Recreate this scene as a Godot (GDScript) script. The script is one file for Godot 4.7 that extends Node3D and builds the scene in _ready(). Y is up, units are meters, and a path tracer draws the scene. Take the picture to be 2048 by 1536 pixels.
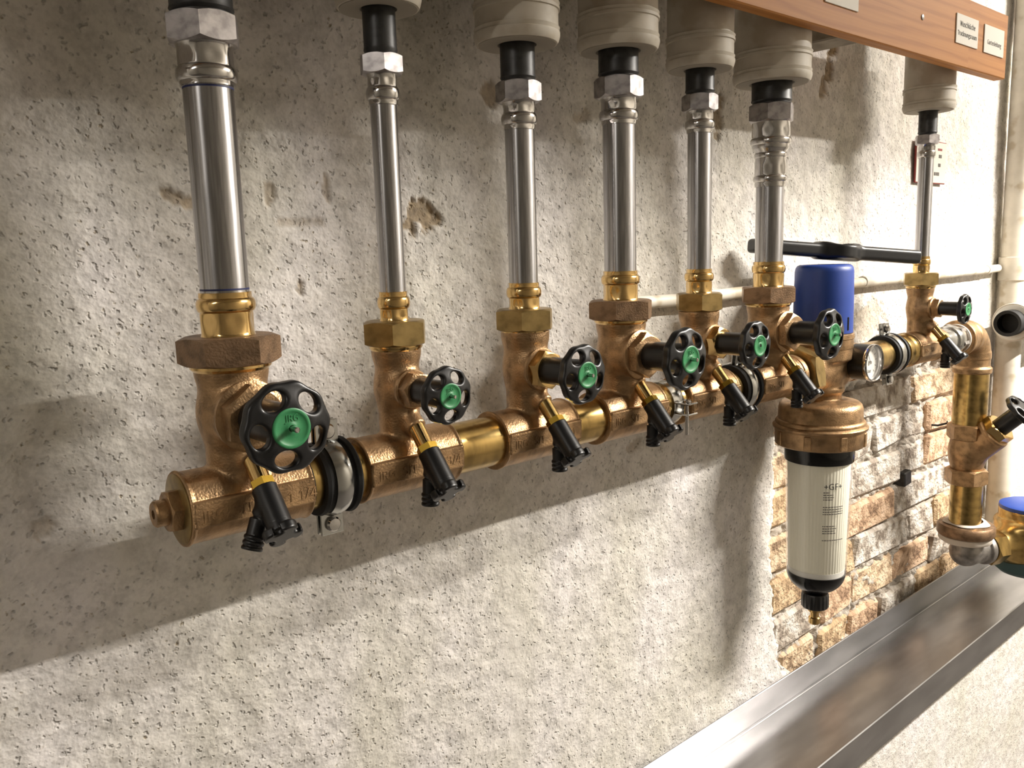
extends Node3D
# A cellar wall with a bronze water distribution manifold. Metres, y up; x runs along the wall, z comes out of it.
# z = 0 is the plane of the risers, the plaster face lies at z = WZ, the manifold axis at y = MY.

const WZ := -0.085
const MY := -0.23
const FLOOR := -1.65
const CEIL := 1.2
var taken := {}
var cache := {}
var M := {}

func _ready():
	# ---------------------------------------------------------------- camera
	var cam := Camera3D.new()
	cam.name = "camera"
	cam.fov = 49.134
	cam.near = 0.02
	add_child(cam)
	cam.transform = Transform3D(Basis(Vector3(0.753871, -0.029921, 0.656341), Vector3(0.1253, 0.987176, -0.098915), Vector3(-0.644964, 0.156809, 0.747952)), Vector3(-0.24981, -0.04994, 0.61226))
	cam.current = true
	# ---------------------------------------------------------------- environment and exposure
	var env := Environment.new()
	env.background_mode = Environment.BG_COLOR
	env.background_color = Color(0, 0, 0)
	env.tonemap_mode = Environment.TONE_MAPPER_LINEAR
	env.tonemap_exposure = 1.0
	env.sdfgi_enabled = true
	env.ssao_enabled = true
	env.ssil_enabled = true
	var we := WorldEnvironment.new()
	we.name = "world_environment"
	we.environment = env
	add_child(we)
	# ---------------------------------------------------------------- the two fluorescent battens on the ceiling side
	materials()
	lamp("white fluorescent batten lamp over the right half of the manifold", Vector3(2.3, 1.02, 1.33), 1.35, 1.0)
	lamp("white fluorescent batten lamp beyond the left end of the manifold", Vector3(-2.1, 0.95, 0.75), 1.2, 0.08)
	room()
	wall_back()
	trunking()
	# ---------------------------------------------------------------- pipework
	for i in 7:
		riser(i)
		jacket(i)
		valve(i)
	spacers()
	end_plug()
	clamps()
	water_filter()
	filter_wrench()
	gauge()
	supply_side()
	board()
	header_pipe()
	wall_things()

# ==================================================================== small helpers
func numbered(called: String) -> String:
	var k: int = taken.get(called, 0)
	taken[called] = k + 1
	return called if k == 0 else "%s_%03d" % [called, k]

func thing(called: String, label: String, category: String, at := Vector3.ZERO, group := "") -> Node3D:
	var o := Node3D.new()
	o.name = numbered(called)
	add_child(o)
	o.position = at
	o.set_meta("label", label)
	o.set_meta("category", category)
	if group != "":
		o.set_meta("group", group)
	return o

func part(called: String, mesh: Mesh, material: Material, parent: Node3D, at := Vector3.ZERO, basis := Basis(), label := "") -> MeshInstance3D:
	var o := MeshInstance3D.new()
	o.name = called
	o.mesh = mesh
	o.material_override = material
	o.cast_shadow = GeometryInstance3D.SHADOW_CASTING_SETTING_ON
	parent.add_child(o, true)
	o.transform = Transform3D(basis, at)
	if label != "":
		o.set_meta("label", label)
	return o

func struct(called: String, mesh: Mesh, material: Material, at := Vector3.ZERO) -> MeshInstance3D:
	var o := part(called, mesh, material, self, at)
	o.set_meta("kind", "structure")
	return o

func toward(d: Vector3, turn := 0.0) -> Basis:  # a basis whose y axis is d
	d = d.normalized()
	var side := Vector3.RIGHT if absf(d.x) < 0.9 else Vector3.UP
	var z := side.cross(d).normalized()
	var x := d.cross(z).normalized()
	return Basis(x, d, z) * Basis(Vector3.UP, turn)

func along_x(turn := 0.0) -> Basis:
	return Basis(Vector3(0, -1, 0), Vector3(1, 0, 0), Vector3(0, 0, 1)) * Basis(Vector3.UP, turn)

func along_z(turn := 0.0) -> Basis:
	return Basis(Vector3(1, 0, 0), Vector3(0, 0, 1), Vector3(0, -1, 0)) * Basis(Vector3.UP, turn)

class Builder:
	var v := PackedVector3Array()
	var n := PackedVector3Array()
	var uv := PackedVector2Array()
	var col := PackedColorArray()
	var idx := PackedInt32Array()
	func vert(p: Vector3, nn: Vector3, t := Vector2.ZERO) -> int:
		v.append(p)
		n.append(nn)
		uv.append(t)
		return v.size() - 1
	func tri(a: int, b: int, c: int):
		var g := (v[c] - v[a]).cross(v[b] - v[a])
		if g.dot(n[a] + n[b] + n[c]) < 0.0:
			idx.append_array([a, c, b])
		else:
			idx.append_array([a, b, c])
	func quad(a: int, b: int, c: int, d: int):
		tri(a, b, c)
		tri(a, c, d)
	func flat(p: Array):  # a flat polygon that is convex; p in order, normal from the builder's own centre
		var nn: Vector3 = (p[1] - p[0]).cross(p[2] - p[0]).normalized()
		flat_n(p, nn)
	func flat_n(p: Array, nn: Vector3):
		var s := v.size()
		for q in p:
			vert(q, nn)
		for k in range(1, p.size() - 1):
			tri(s, s + k, s + k + 1)
	func box(c: Vector3, size: Vector3):
		var h := size * 0.5
		for a in 3:
			for s in [-1.0, 1.0]:
				var nn := Vector3.ZERO
				nn[a] = s
				var b := (a + 1) % 3
				var d := (a + 2) % 3
				var pts := []
				for q in [[-1, -1], [1, -1], [1, 1], [-1, 1]]:
					var p := c
					p[a] += s * h[a]
					p[b] += q[0] * h[b]
					p[d] += q[1] * h[d]
					pts.append(p)
				flat_n(pts, nn)
	func bevel_box(c: Vector3, size: Vector3, e: float, jitter := 0.0, rng: RandomNumberGenerator = null):
		var h := size * 0.5
		var pt := {}
		for sx in [-1, 1]:
			for sy in [-1, 1]:
				for sz in [-1, 1]:
					var s := Vector3(sx, sy, sz)
					var j := Vector3.ZERO
					if rng:
						j = Vector3(rng.randf_range(-1, 1), rng.randf_range(-1, 1), rng.randf_range(-1, 1)) * jitter
					for a in 3:
						var q := h - Vector3(e, e, e)
						q[a] = h[a]
						pt[[sx, sy, sz, a]] = c + q * s + j
		for a in 3:
			var b := (a + 1) % 3
			var d := (a + 2) % 3
			for s in [-1, 1]:
				var ring := []
				for q in [[-1, -1], [1, -1], [1, 1], [-1, 1]]:
					var k := [0, 0, 0, a]
					k[a] = s
					k[b] = q[0]
					k[d] = q[1]
					ring.append(pt[k])
				var nn := Vector3.ZERO
				nn[a] = s
				flat_n(ring, nn)
			for s in [-1, 1]:
				for t in [-1, 1]:
					var k0 := [0, 0, 0, b]
					k0[b] = s
					k0[d] = t
					k0[a] = -1
					var k1 := k0.duplicate()
					k1[a] = 1
					var k2 := k1.duplicate()
					k2[3] = d
					var k3 := k0.duplicate()
					k3[3] = d
					var nn := Vector3.ZERO
					nn[b] = s
					nn[d] = t
					flat_n([pt[k0], pt[k1], pt[k2], pt[k3]], nn.normalized())
		for sx in [-1, 1]:
			for sy in [-1, 1]:
				for sz in [-1, 1]:
					flat_n([pt[[sx, sy, sz, 0]], pt[[sx, sy, sz, 1]], pt[[sx, sy, sz, 2]]], Vector3(sx, sy, sz).normalized())
	func mesh() -> ArrayMesh:
		var a := []
		a.resize(Mesh.ARRAY_MAX)
		a[Mesh.ARRAY_VERTEX] = v
		a[Mesh.ARRAY_NORMAL] = n
		a[Mesh.ARRAY_TEX_UV] = uv
		if col.size() == v.size():
			a[Mesh.ARRAY_COLOR] = col
		a[Mesh.ARRAY_INDEX] = idx
		var m := ArrayMesh.new()
		m.add_surface_from_arrays(Mesh.PRIMITIVE_TRIANGLES, a)
		return m

func bbox(size: Vector3, e := 0.001) -> ArrayMesh:
	var b := Builder.new()
	b.bevel_box(Vector3.ZERO, size, e)
	return b.mesh()

# A turned shape round the y axis. Profile points are (radius, height, lobe depth), from the bottom up along the outside.
func lathe(prof: Array, seg := 40, lobes := 6, phase := 0.0, sharp := 38.0) -> ArrayMesh:
	var b := Builder.new()
	var p := []
	for q in prof:
		p.append(Vector3(q[0], q[1], q[2] if q.size() > 2 else 0.0))
	var dirs := []
	for i in p.size() - 1:
		dirs.append(Vector2(p[i + 1].x - p[i].x, p[i + 1].y - p[i].y).normalized())
	var along := 0.0
	for i in p.size() - 1:
		var da: Vector2 = dirs[i]
		var db: Vector2 = dirs[i]
		if i > 0 and rad_to_deg(absf(dirs[i - 1].angle_to(dirs[i]))) < sharp:
			da = (dirs[i - 1] + dirs[i]).normalized()
		if i < p.size() - 2 and rad_to_deg(absf(dirs[i + 1].angle_to(dirs[i]))) < sharp:
			db = (dirs[i + 1] + dirs[i]).normalized()
		var s := b.v.size()
		var len := Vector2(p[i + 1].x - p[i].x, p[i + 1].y - p[i].y).length()
		for j in seg + 1:
			var t := TAU * j / seg
			var er := Vector3(sin(t), 0, cos(t))
			var et := Vector3(cos(t), 0, -sin(t))
			for e in 2:
				var q: Vector3 = p[i + e]
				var d: Vector2 = db if e else da
				var r: float = q.x + q.z * cos(lobes * t + phase)
				var nn := er * d.y - Vector3.UP * d.x
				if q.z != 0.0 and r > 0.0:
					nn += et * (d.y * q.z * lobes * sin(lobes * t + phase) / r)
				b.vert(er * r + Vector3.UP * q.y, nn.normalized(), Vector2(float(j) / seg, along + e * len))
		along += len
		for j in seg:
			var k := s + j * 2
			if p[i].x > 1e-6:
				b.tri(k, k + 2, k + 1)
			if p[i + 1].x > 1e-6:
				b.tri(k + 1, k + 2, k + 3)
	return b.mesh()

# A rounded collar for a profile: points over a half circle bulging out by h between two heights.
func bead(r: float, y0: float, y1: float, h: float, amp := 0.0) -> Array:
	var out := []
	for k in 9:
		var t := PI * k / 8.0
		out.append([r + h * sin(t), lerpf(y0, y1, 0.5 - 0.5 * cos(t)), amp])
	return out

func hexnut(rc: float, h: float, up := true, down := true, flatness := 0.97, soft := 0.5774) -> ArrayMesh:  # rc: corner radius
	var b := Builder.new()
	var a := rc * cos(PI / 6)
	var r0 := a * flatness
	for f in 6:
		var t := PI / 3 * f + PI / 6
		var er := Vector3(sin(t), 0, cos(t))
		var et := Vector3(cos(t), 0, -sin(t))
		var prev := []
		for k in 9:
			var u := rc * 0.5 * (k / 4.0 - 1.0)
			var r := sqrt(a * a + u * u)
			var drop := maxf(0.0, r - r0) * soft
			var side := er * a + et * u
			var yt := h * 0.5 - (drop if up else 0.0)
			var yb := -h * 0.5 + (drop if down else 0.0)
			var rad := side / r
			var c := [side + Vector3.UP * yb, side + Vector3.UP * yt, rad * r0 + Vector3.UP * h * 0.5, rad * r0 - Vector3.UP * h * 0.5, rad]
			if prev:
				b.flat_n([prev[0], c[0], c[1], prev[1]], er)
				for e in [[1, 2, 1.0], [0, 3, -1.0]]:
					var s := b.v.size()
					b.vert(prev[e[0]], (prev[4] * soft + Vector3.UP * e[2]).normalized())
					b.vert(c[e[0]], (c[4] * soft + Vector3.UP * e[2]).normalized())
					b.vert(c[e[1]], (c[4] * soft + Vector3.UP * e[2]).normalized())
					b.vert(prev[e[1]], (prev[4] * soft + Vector3.UP * e[2]).normalized())
					b.quad(s, s + 1, s + 2, s + 3)
				b.flat_n([Vector3.UP * h * 0.5, prev[2], c[2]], Vector3.UP)
				b.flat_n([Vector3.DOWN * h * 0.5, prev[3], c[3]], Vector3.DOWN)
			prev = c
	return b.mesh()

# A tube along points; radii is one number or one for each point.
func sweep(pts: Array, radii, seg := 16) -> ArrayMesh:
	var b := Builder.new()
	var n := pts.size()
	var side := Vector3.ZERO
	var rings := []
	for i in n:
		var d: Vector3 = (pts[mini(i + 1, n - 1)] - pts[maxi(i - 1, 0)]).normalized()
		if i == 0:
			side = d.cross(Vector3.UP if absf(d.y) < 0.9 else Vector3.RIGHT).normalized()
		else:
			side = (side - d * side.dot(d)).normalized()
		var other := d.cross(side)
		var r: float = radii[i] if radii is Array else radii
		var s := b.v.size()
		for j in seg + 1:
			var t := TAU * j / seg
			var e := side * cos(t) + other * sin(t)
			b.vert(pts[i] + e * r, e, Vector2(float(j) / seg, i))
		rings.append(s)
		if i > 0:
			for j in seg:
				b.quad(rings[i - 1] + j, rings[i - 1] + j + 1, s + j + 1, s + j)
	for e in [0, n - 1]:
		var d: Vector3 = (pts[0] - pts[1]) if e == 0 else (pts[n - 1] - pts[n - 2])
		var ring := []
		for j in seg:
			ring.append(b.v[rings[e] + j])
		b.flat_n(ring, d.normalized())
	return b.mesh()

func arc(from: Vector3, corner: Vector3, to: Vector3, steps := 8) -> Array:
	var out := []
	for k in steps + 1:
		var t := float(k) / steps
		out.append(from.lerp(corner, t).lerp(corner.lerp(to, t), t))
	return out

# Meshes a distance field as surface nets; blocks far from the surface are skipped.
func net(f: Callable, lo: Vector3, hi: Vector3, c: float) -> ArrayMesh:
	var nx := int(ceil((hi.x - lo.x) / c)) + 2
	var ny := int(ceil((hi.y - lo.y) / c)) + 2
	var nz := int(ceil((hi.z - lo.z) / c)) + 2
	var val := PackedFloat32Array()
	val.resize(nx * ny * nz)
	val.fill(1.0)
	const B := 5
	var reach := B * c * 0.5 * 1.75 + c
	var cells := PackedInt32Array()
	for bx in range(0, nx, B):
		for by in range(0, ny, B):
			for bz in range(0, nz, B):
				var d: float = f.call(lo + (Vector3(bx, by, bz) + Vector3.ONE * B * 0.5) * c)
				var near := absf(d) < reach * 1.25
				if not near and d > 0.0:
					continue
				for x in range(bx, mini(bx + B, nx)):
					for y in range(by, mini(by + B, ny)):
						var at := (x * ny + y) * nz
						for z in range(bz, mini(bz + B, nz)):
							if near:
								val[at + z] = f.call(lo + Vector3(x, y, z) * c)
								cells.append(at + z)
							else:
								val[at + z] = d
	var b := Builder.new()
	var at_cell := {}
	var sx := ny * nz
	var corners := [0, 1, nz, nz + 1, sx, sx + 1, sx + nz, sx + nz + 1]
	var offs := [Vector3(0, 0, 0), Vector3(0, 0, 1), Vector3(0, 1, 0), Vector3(0, 1, 1), Vector3(1, 0, 0), Vector3(1, 0, 1), Vector3(1, 1, 0), Vector3(1, 1, 1)]
	var edges := [[0, 1], [2, 3], [4, 5], [6, 7], [0, 2], [1, 3], [4, 6], [5, 7], [0, 4], [1, 5], [2, 6], [3, 7]]
	var total := val.size()
	for at in cells:
		if at + sx + nz + 1 >= total:
			continue
		var neg := 0
		for q in corners:
			if val[at + q] < 0.0:
				neg += 1
		if neg == 0 or neg == 8:
			continue
		var sum := Vector3.ZERO
		var count := 0
		for e in edges:
			var a := val[at + corners[e[0]]]
			var d := val[at + corners[e[1]]]
			if (a < 0.0) != (d < 0.0):
				sum += offs[e[0]].lerp(offs[e[1]], a / (a - d))
				count += 1
		var x := at / sx
		var y := (at % sx) / nz
		var z := at % nz
		var p := lo + (Vector3(x, y, z) + sum / count) * c
		var h := c * 0.35
		var g := Vector3.ZERO
		for k in [Vector3(1, -1, -1), Vector3(-1, -1, 1), Vector3(-1, 1, -1), Vector3(1, 1, 1)]:
			g += k * f.call(p + k * h)
		g = g.normalized()
		p -= g * clampf(f.call(p), -c * 0.5, c * 0.5)
		at_cell[at] = b.vert(p, g)
	for at in at_cell:
		var s0: bool = val[at] < 0.0
		for q in [[sx, nz, 1], [nz, 1, sx], [1, sx, nz]]:
			if (val[at + q[0]] < 0.0) == s0:
				continue
			var i0 = at_cell.get(at)
			var i1 = at_cell.get(at - q[1])
			var i2 = at_cell.get(at - q[1] - q[2])
			var i3 = at_cell.get(at - q[2])
			if i0 != null and i1 != null and i2 != null and i3 != null:
				b.quad(i0, i1, i2, i3)
	return b.mesh()

func smin(a: float, b: float, k: float) -> float:
	var h := maxf(k - absf(a - b), 0.0) / k
	return minf(a, b) - h * h * k * 0.25

func smax(a: float, b: float, k: float) -> float:
	return -smin(-a, -b, k)

func cyl(p: Vector3, a: Vector3, b: Vector3, r: float, e := 0.0) -> float:  # a capped cylinder from a to b, edges rounded by e
	var ab := b - a
	var l := ab.length()
	var d := ab / l
	var t := (p - a).dot(d)
	var q := Vector2((p - a - d * t).length() - r + e, absf(t - l * 0.5) - l * 0.5 + e)
	return minf(maxf(q.x, q.y), 0.0) + Vector2(maxf(q.x, 0), maxf(q.y, 0)).length() - e

func sbox(p: Vector3, c: Vector3, h: Vector3, e := 0.0) -> float:
	var q := (p - c).abs() - h + Vector3.ONE * e
	return Vector3(maxf(q.x, 0), maxf(q.y, 0), maxf(q.z, 0)).length() + minf(maxf(q.x, maxf(q.y, q.z)), 0.0) - e

func lettering(text: String, height: float, depth: float) -> ArrayMesh:  # letters in the xy plane facing +z, centred
	var f := SystemFont.new()
	f.font_names = PackedStringArray(["Droid Sans"])
	var t := TextMesh.new()
	t.font = f
	t.text = text
	t.font_size = 64
	t.pixel_size = height / 46.0
	t.depth = depth
	t.curve_step = 1.0
	var a := t.get_mesh_arrays()
	var m := ArrayMesh.new()
	m.add_surface_from_arrays(Mesh.PRIMITIVE_TRIANGLES, a)
	return m

func bent(src: ArrayMesh, r: float, az: float, y: float) -> ArrayMesh:  # wraps a flat mesh round a cylinder about y
	var a := src.surface_get_arrays(0)
	var v: PackedVector3Array = a[Mesh.ARRAY_VERTEX]
	var n: PackedVector3Array = a[Mesh.ARRAY_NORMAL]
	for i in v.size():
		var t := az + v[i].x / r
		var rr := r + v[i].z
		v[i] = Vector3(sin(t) * rr, y + v[i].y, cos(t) * rr)
		n[i] = Basis(Vector3.UP, t) * n[i]
	a[Mesh.ARRAY_VERTEX] = v
	a[Mesh.ARRAY_NORMAL] = n
	a[Mesh.ARRAY_TANGENT] = null
	var m := ArrayMesh.new()
	m.add_surface_from_arrays(Mesh.PRIMITIVE_TRIANGLES, a)
	return m

# ==================================================================== materials
func mat(key: String, color: Color, metal := 0.0, rough := 0.6, spec := 0.5) -> StandardMaterial3D:
	var m := StandardMaterial3D.new()
	m.resource_name = key
	m.albedo_color = color
	m.metallic = metal
	m.roughness = rough
	m.metallic_specular = spec
	M[key] = m
	return m

func noise(kind: int, freq: float, seed_: int, octaves := 4, gain := 0.5) -> FastNoiseLite:
	var n := FastNoiseLite.new()
	n.noise_type = kind
	n.frequency = freq
	n.seed = seed_
	n.fractal_octaves = octaves
	n.fractal_gain = gain
	return n

func noise_bytes(n: FastNoiseLite, w: int, h: int) -> PackedByteArray:
	var im := n.get_seamless_image(w, h)
	im.convert(Image.FORMAT_L8)
	return im.get_data()

func noise_tex(n: FastNoiseLite, size := 512, ramp: Array = []) -> Texture2D:
	var src := noise_bytes(n, size, size)
	var im: Image
	if ramp.is_empty():
		im = Image.create_from_data(size, size, false, Image.FORMAT_L8, src)
	else:
		var g := Gradient.new()
		g.offsets = PackedFloat32Array(ramp[0])
		g.colors = PackedColorArray(ramp[1])
		var lut := PackedByteArray()
		for k in 256:
			var c := g.sample(k / 255.0)
			lut.append_array([int(c.r * 255), int(c.g * 255), int(c.b * 255)])
		var out := PackedByteArray()
		out.resize(size * size * 3)
		for i in size * size:
			var k := src[i] * 3
			out[i * 3] = lut[k]
			out[i * 3 + 1] = lut[k + 1]
			out[i * 3 + 2] = lut[k + 2]
		im = Image.create_from_data(size, size, false, Image.FORMAT_RGB8, out)
	return ImageTexture.create_from_image(im)

func triplanar(m: StandardMaterial3D, scale: Vector3):
	m.uv1_triplanar = true
	m.uv1_scale = scale
	m.uv1_triplanar_sharpness = 4.0

func relief(m: StandardMaterial3D, t: Texture2D, cm: float):
	m.heightmap_enabled = true
	m.heightmap_texture = t
	m.heightmap_scale = cm

func g(v: float) -> Color:
	return Color(v, v, v)

func materials():
	var grain := noise_tex(noise(FastNoiseLite.TYPE_SIMPLEX_SMOOTH, 0.09, 3, 3), 512)
	var blotch := noise_tex(noise(FastNoiseLite.TYPE_SIMPLEX_SMOOTH, 0.012, 5, 5), 512, [[0.2, 0.5, 0.8], [g(0.78), g(0.92), g(1.0)]])
	# cast bronze, sand-blasted
	var m := mat("cast_bronze", Color(0.72, 0.585, 0.43), 0.78, 0.40)
	m.albedo_texture = blotch
	triplanar(m, Vector3.ONE * 9.0)
	relief(m, grain, 0.025)
	m = mat("nut_bronze", Color(0.58, 0.47, 0.365), 0.72, 0.46)
	m.albedo_texture = blotch
	triplanar(m, Vector3.ONE * 9.0)
	relief(m, grain, 0.025)
	m = mat("nut_brass", Color(0.66, 0.56, 0.36), 0.78, 0.34)
	m.albedo_texture = blotch
	triplanar(m, Vector3.ONE * 7.0)
	mat("bright_brass", Color(0.84, 0.71, 0.48), 1.0, 0.16)
	mat("yellow_brass", Color(0.84, 0.70, 0.30), 1.0, 0.2)
	m = mat("pipe_brass", Color(0.78, 0.66, 0.42), 1.0, 0.26)
	m.albedo_texture = blotch
	triplanar(m, Vector3(4, 9, 9))
	# drawn steel tube: fine streaks along the tube
	var streak := noise_tex(noise(FastNoiseLite.TYPE_SIMPLEX, 0.05, 8, 3), 256, [[0.2, 0.8], [g(0.86), g(1.0)]])
	m = mat("steel_tube", Color(0.72, 0.715, 0.72), 1.0, 0.25)
	m.anisotropy_enabled = true
	m.anisotropy = -0.75
	m.albedo_texture = streak
	m.uv1_scale = Vector3(3, 1.2, 1)
	mat("bright_steel", Color(0.76, 0.75, 0.74), 1.0, 0.13)
	m = mat("nut_steel", Color(0.72, 0.70, 0.70), 0.95, 0.36)
	m.albedo_texture = blotch
	triplanar(m, Vector3.ONE * 12.0)
	mat("zinc", Color(0.72, 0.72, 0.71), 1.0, 0.2)
	m = mat("zinc_worn", Color(0.62, 0.60, 0.58), 0.85, 0.42)
	m.albedo_texture = blotch
	triplanar(m, Vector3.ONE * 8.0)
	m = mat("black_iron", Color(0.27, 0.27, 0.27), 0.55, 0.42)
	m.albedo_texture = blotch
	triplanar(m, Vector3.ONE * 10.0)
	mat("black_plastic", Color(0.075, 0.075, 0.08), 0.0, 0.36)
	mat("gloss_black", Color(0.03, 0.03, 0.032), 0.0, 0.12)
	mat("rubber", Color(0.05, 0.05, 0.05), 0.0, 0.7)
	mat("green_plastic", Color(0.20, 0.50, 0.31), 0.0, 0.42)
	mat("blue_plastic", Color(0.09, 0.23, 0.55), 0.0, 0.45)
	mat("blue_lid", Color(0.16, 0.29, 0.62), 0.0, 0.4)
	mat("teal_plastic", Color(0.25, 0.36, 0.37), 0.0, 0.5)
	mat("white_plastic", Color(0.86, 0.85, 0.82), 0.0, 0.4)
	mat("paper", Color(0.84, 0.82, 0.78), 0.0, 0.7)
	mat("sign_white", Color(0.80, 0.77, 0.72), 0.0, 0.6)
	mat("sign_red", Color(0.50, 0.16, 0.14), 0.0, 0.6)
	mat("ink", Color(0.13, 0.12, 0.12), 0.0, 0.8)
	mat("grey_ink", Color(0.34, 0.32, 0.30), 0.0, 0.8)
	mat("blue_ink", Color(0.08, 0.11, 0.30), 0.0, 0.5)
	mat("hemp", Color(0.78, 0.74, 0.69), 0.0, 0.85)
	m = mat("filter_paper", Color(0.95, 0.935, 0.86), 0.0, 0.75)
	m = mat("clear_bowl", Color(1, 1, 1, 0.06), 0.0, 0.06)
	m.transparency = BaseMaterial3D.TRANSPARENCY_ALPHA
	m = mat("glass", Color(1, 1, 1, 0.05), 0.0, 0.03)
	m.transparency = BaseMaterial3D.TRANSPARENCY_ALPHA
	# PVC jacket of the pipe insulation
	m = mat("jacket", Color(0.80, 0.77, 0.715), 0.0, 0.55)
	m.albedo_texture = noise_tex(noise(FastNoiseLite.TYPE_SIMPLEX_SMOOTH, 0.01, 15, 5), 512, [[0.2, 0.45, 0.8], [Color(0.88, 0.86, 0.83), g(0.95), g(1.0)]])
	triplanar(m, Vector3.ONE * 4.0)
	mat("foam", Color(0.62, 0.59, 0.54), 0.0, 0.9)
	# sheet steel of the cable trunking
	m = mat("sheet_steel", Color(0.64, 0.635, 0.635), 0.95, 0.27)
	m.albedo_texture = noise_tex(noise(FastNoiseLite.TYPE_SIMPLEX_SMOOTH, 0.008, 22, 4), 512, [[0.2, 0.8], [g(0.88), g(1.0)]])
	triplanar(m, Vector3(1.2, 5, 5))
	# spruce board
	var wn := noise(FastNoiseLite.TYPE_SIMPLEX_SMOOTH, 0.02, 31, 4)
	m = mat("spruce", Color(0.98, 0.93, 0.82), 0.0, 0.55, 0.3)
	m.albedo_texture = wood()
	m.uv1_triplanar = true
	m.uv1_scale = Vector3(1.0, 5.0, 5.0)
	m = mat("old_wood", Color(0.60, 0.56, 0.50), 0.0, 0.8)
	m.albedo_texture = blotch
	triplanar(m, Vector3(3, 3, 3))
	m = mat("painted_pipe", Color(0.86, 0.83, 0.77), 0.0, 0.55)
	m.albedo_texture = noise_tex(noise(FastNoiseLite.TYPE_SIMPLEX_SMOOTH, 0.02, 41, 4), 256, [[0.2, 0.4, 0.8], [Color(0.84, 0.81, 0.76), g(0.95), g(1.0)]])
	triplanar(m, Vector3.ONE * 3.0)
	mat("yellow_green", Color(0.72, 0.70, 0.18), 0.0, 0.45)
	mat("lamp_housing", Color(0.88, 0.88, 0.86), 0.0, 0.5)
	m = mat("lamp_tube", Color(1, 1, 1), 0.0, 0.5)
	m.emission_enabled = true
	m.emission = Color(1.0, 0.96, 0.90)
	m.emission_energy_multiplier = 7.0
	m = mat("whitewash", Color(0.74, 0.72, 0.68), 0.0, 0.9)
	m.albedo_texture = blotch
	triplanar(m, Vector3.ONE * 1.3)
	m = mat("concrete", Color(0.42, 0.40, 0.38), 0.0, 0.85)
	m.albedo_texture = blotch
	triplanar(m, Vector3.ONE * 1.1)
	# bricks: four clays, each with its own grain
	var clay := noise_tex(noise(FastNoiseLite.TYPE_SIMPLEX_SMOOTH, 0.011, 51, 5, 0.5), 512, [[0.15, 0.42, 0.6, 0.85], [Color(0.62, 0.58, 0.54), Color(0.84, 0.81, 0.77), Color(0.95, 0.94, 0.92), Color(1, 1, 1)]])
	var rough_t := noise_tex(noise(FastNoiseLite.TYPE_SIMPLEX_SMOOTH, 0.035, 52, 5, 0.6), 512)
	for k in 5:
		m = mat("brick_%d" % k, [Color(0.86, 0.77, 0.66), Color(0.82, 0.72, 0.59), Color(0.84, 0.72, 0.61), Color(0.80, 0.775, 0.745), Color(0.85, 0.83, 0.805)][k], 0.0, 0.92)
		m.albedo_texture = clay
		triplanar(m, Vector3.ONE * 5.0)
		m.uv1_offset = Vector3(k * 0.31, k * 0.17, 0)
		relief(m, rough_t, 0.3)
	plaster_material()

func wood() -> Texture2D:
	var w := 512
	var h := 512
	var out := PackedByteArray()
	out.resize(w * h * 3)
	var a := noise(FastNoiseLite.TYPE_SIMPLEX_SMOOTH, 0.006, 61, 3)
	var fine := noise_bytes(noise(FastNoiseLite.TYPE_SIMPLEX, 0.03, 62, 4), w, h)
	for y in h:
		for x in w:
			var q := y + 26.0 * a.get_noise_2d(x * 0.8, y * 1.6)
			var ring := 0.5 + 0.5 * sin(q * TAU / 42.0)
			ring = ring * ring * ring
			var s := fine[((y * 3) % h) * w + (x >> 3)] / 255.0 - 0.5
			var t := clampf(0.25 + 0.5 * ring + 0.3 * s, 0.0, 1.0)
			var c := Color(0.745, 0.545, 0.325).lerp(Color(0.62, 0.405, 0.205), t)
			var i := (y * w + x) * 3
			out[i] = int(c.r * 255)
			out[i + 1] = int(c.g * 255)
			out[i + 2] = int(c.b * 255)
	return ImageTexture.create_from_image(Image.create_from_data(w, h, false, Image.FORMAT_RGB8, out))

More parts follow.
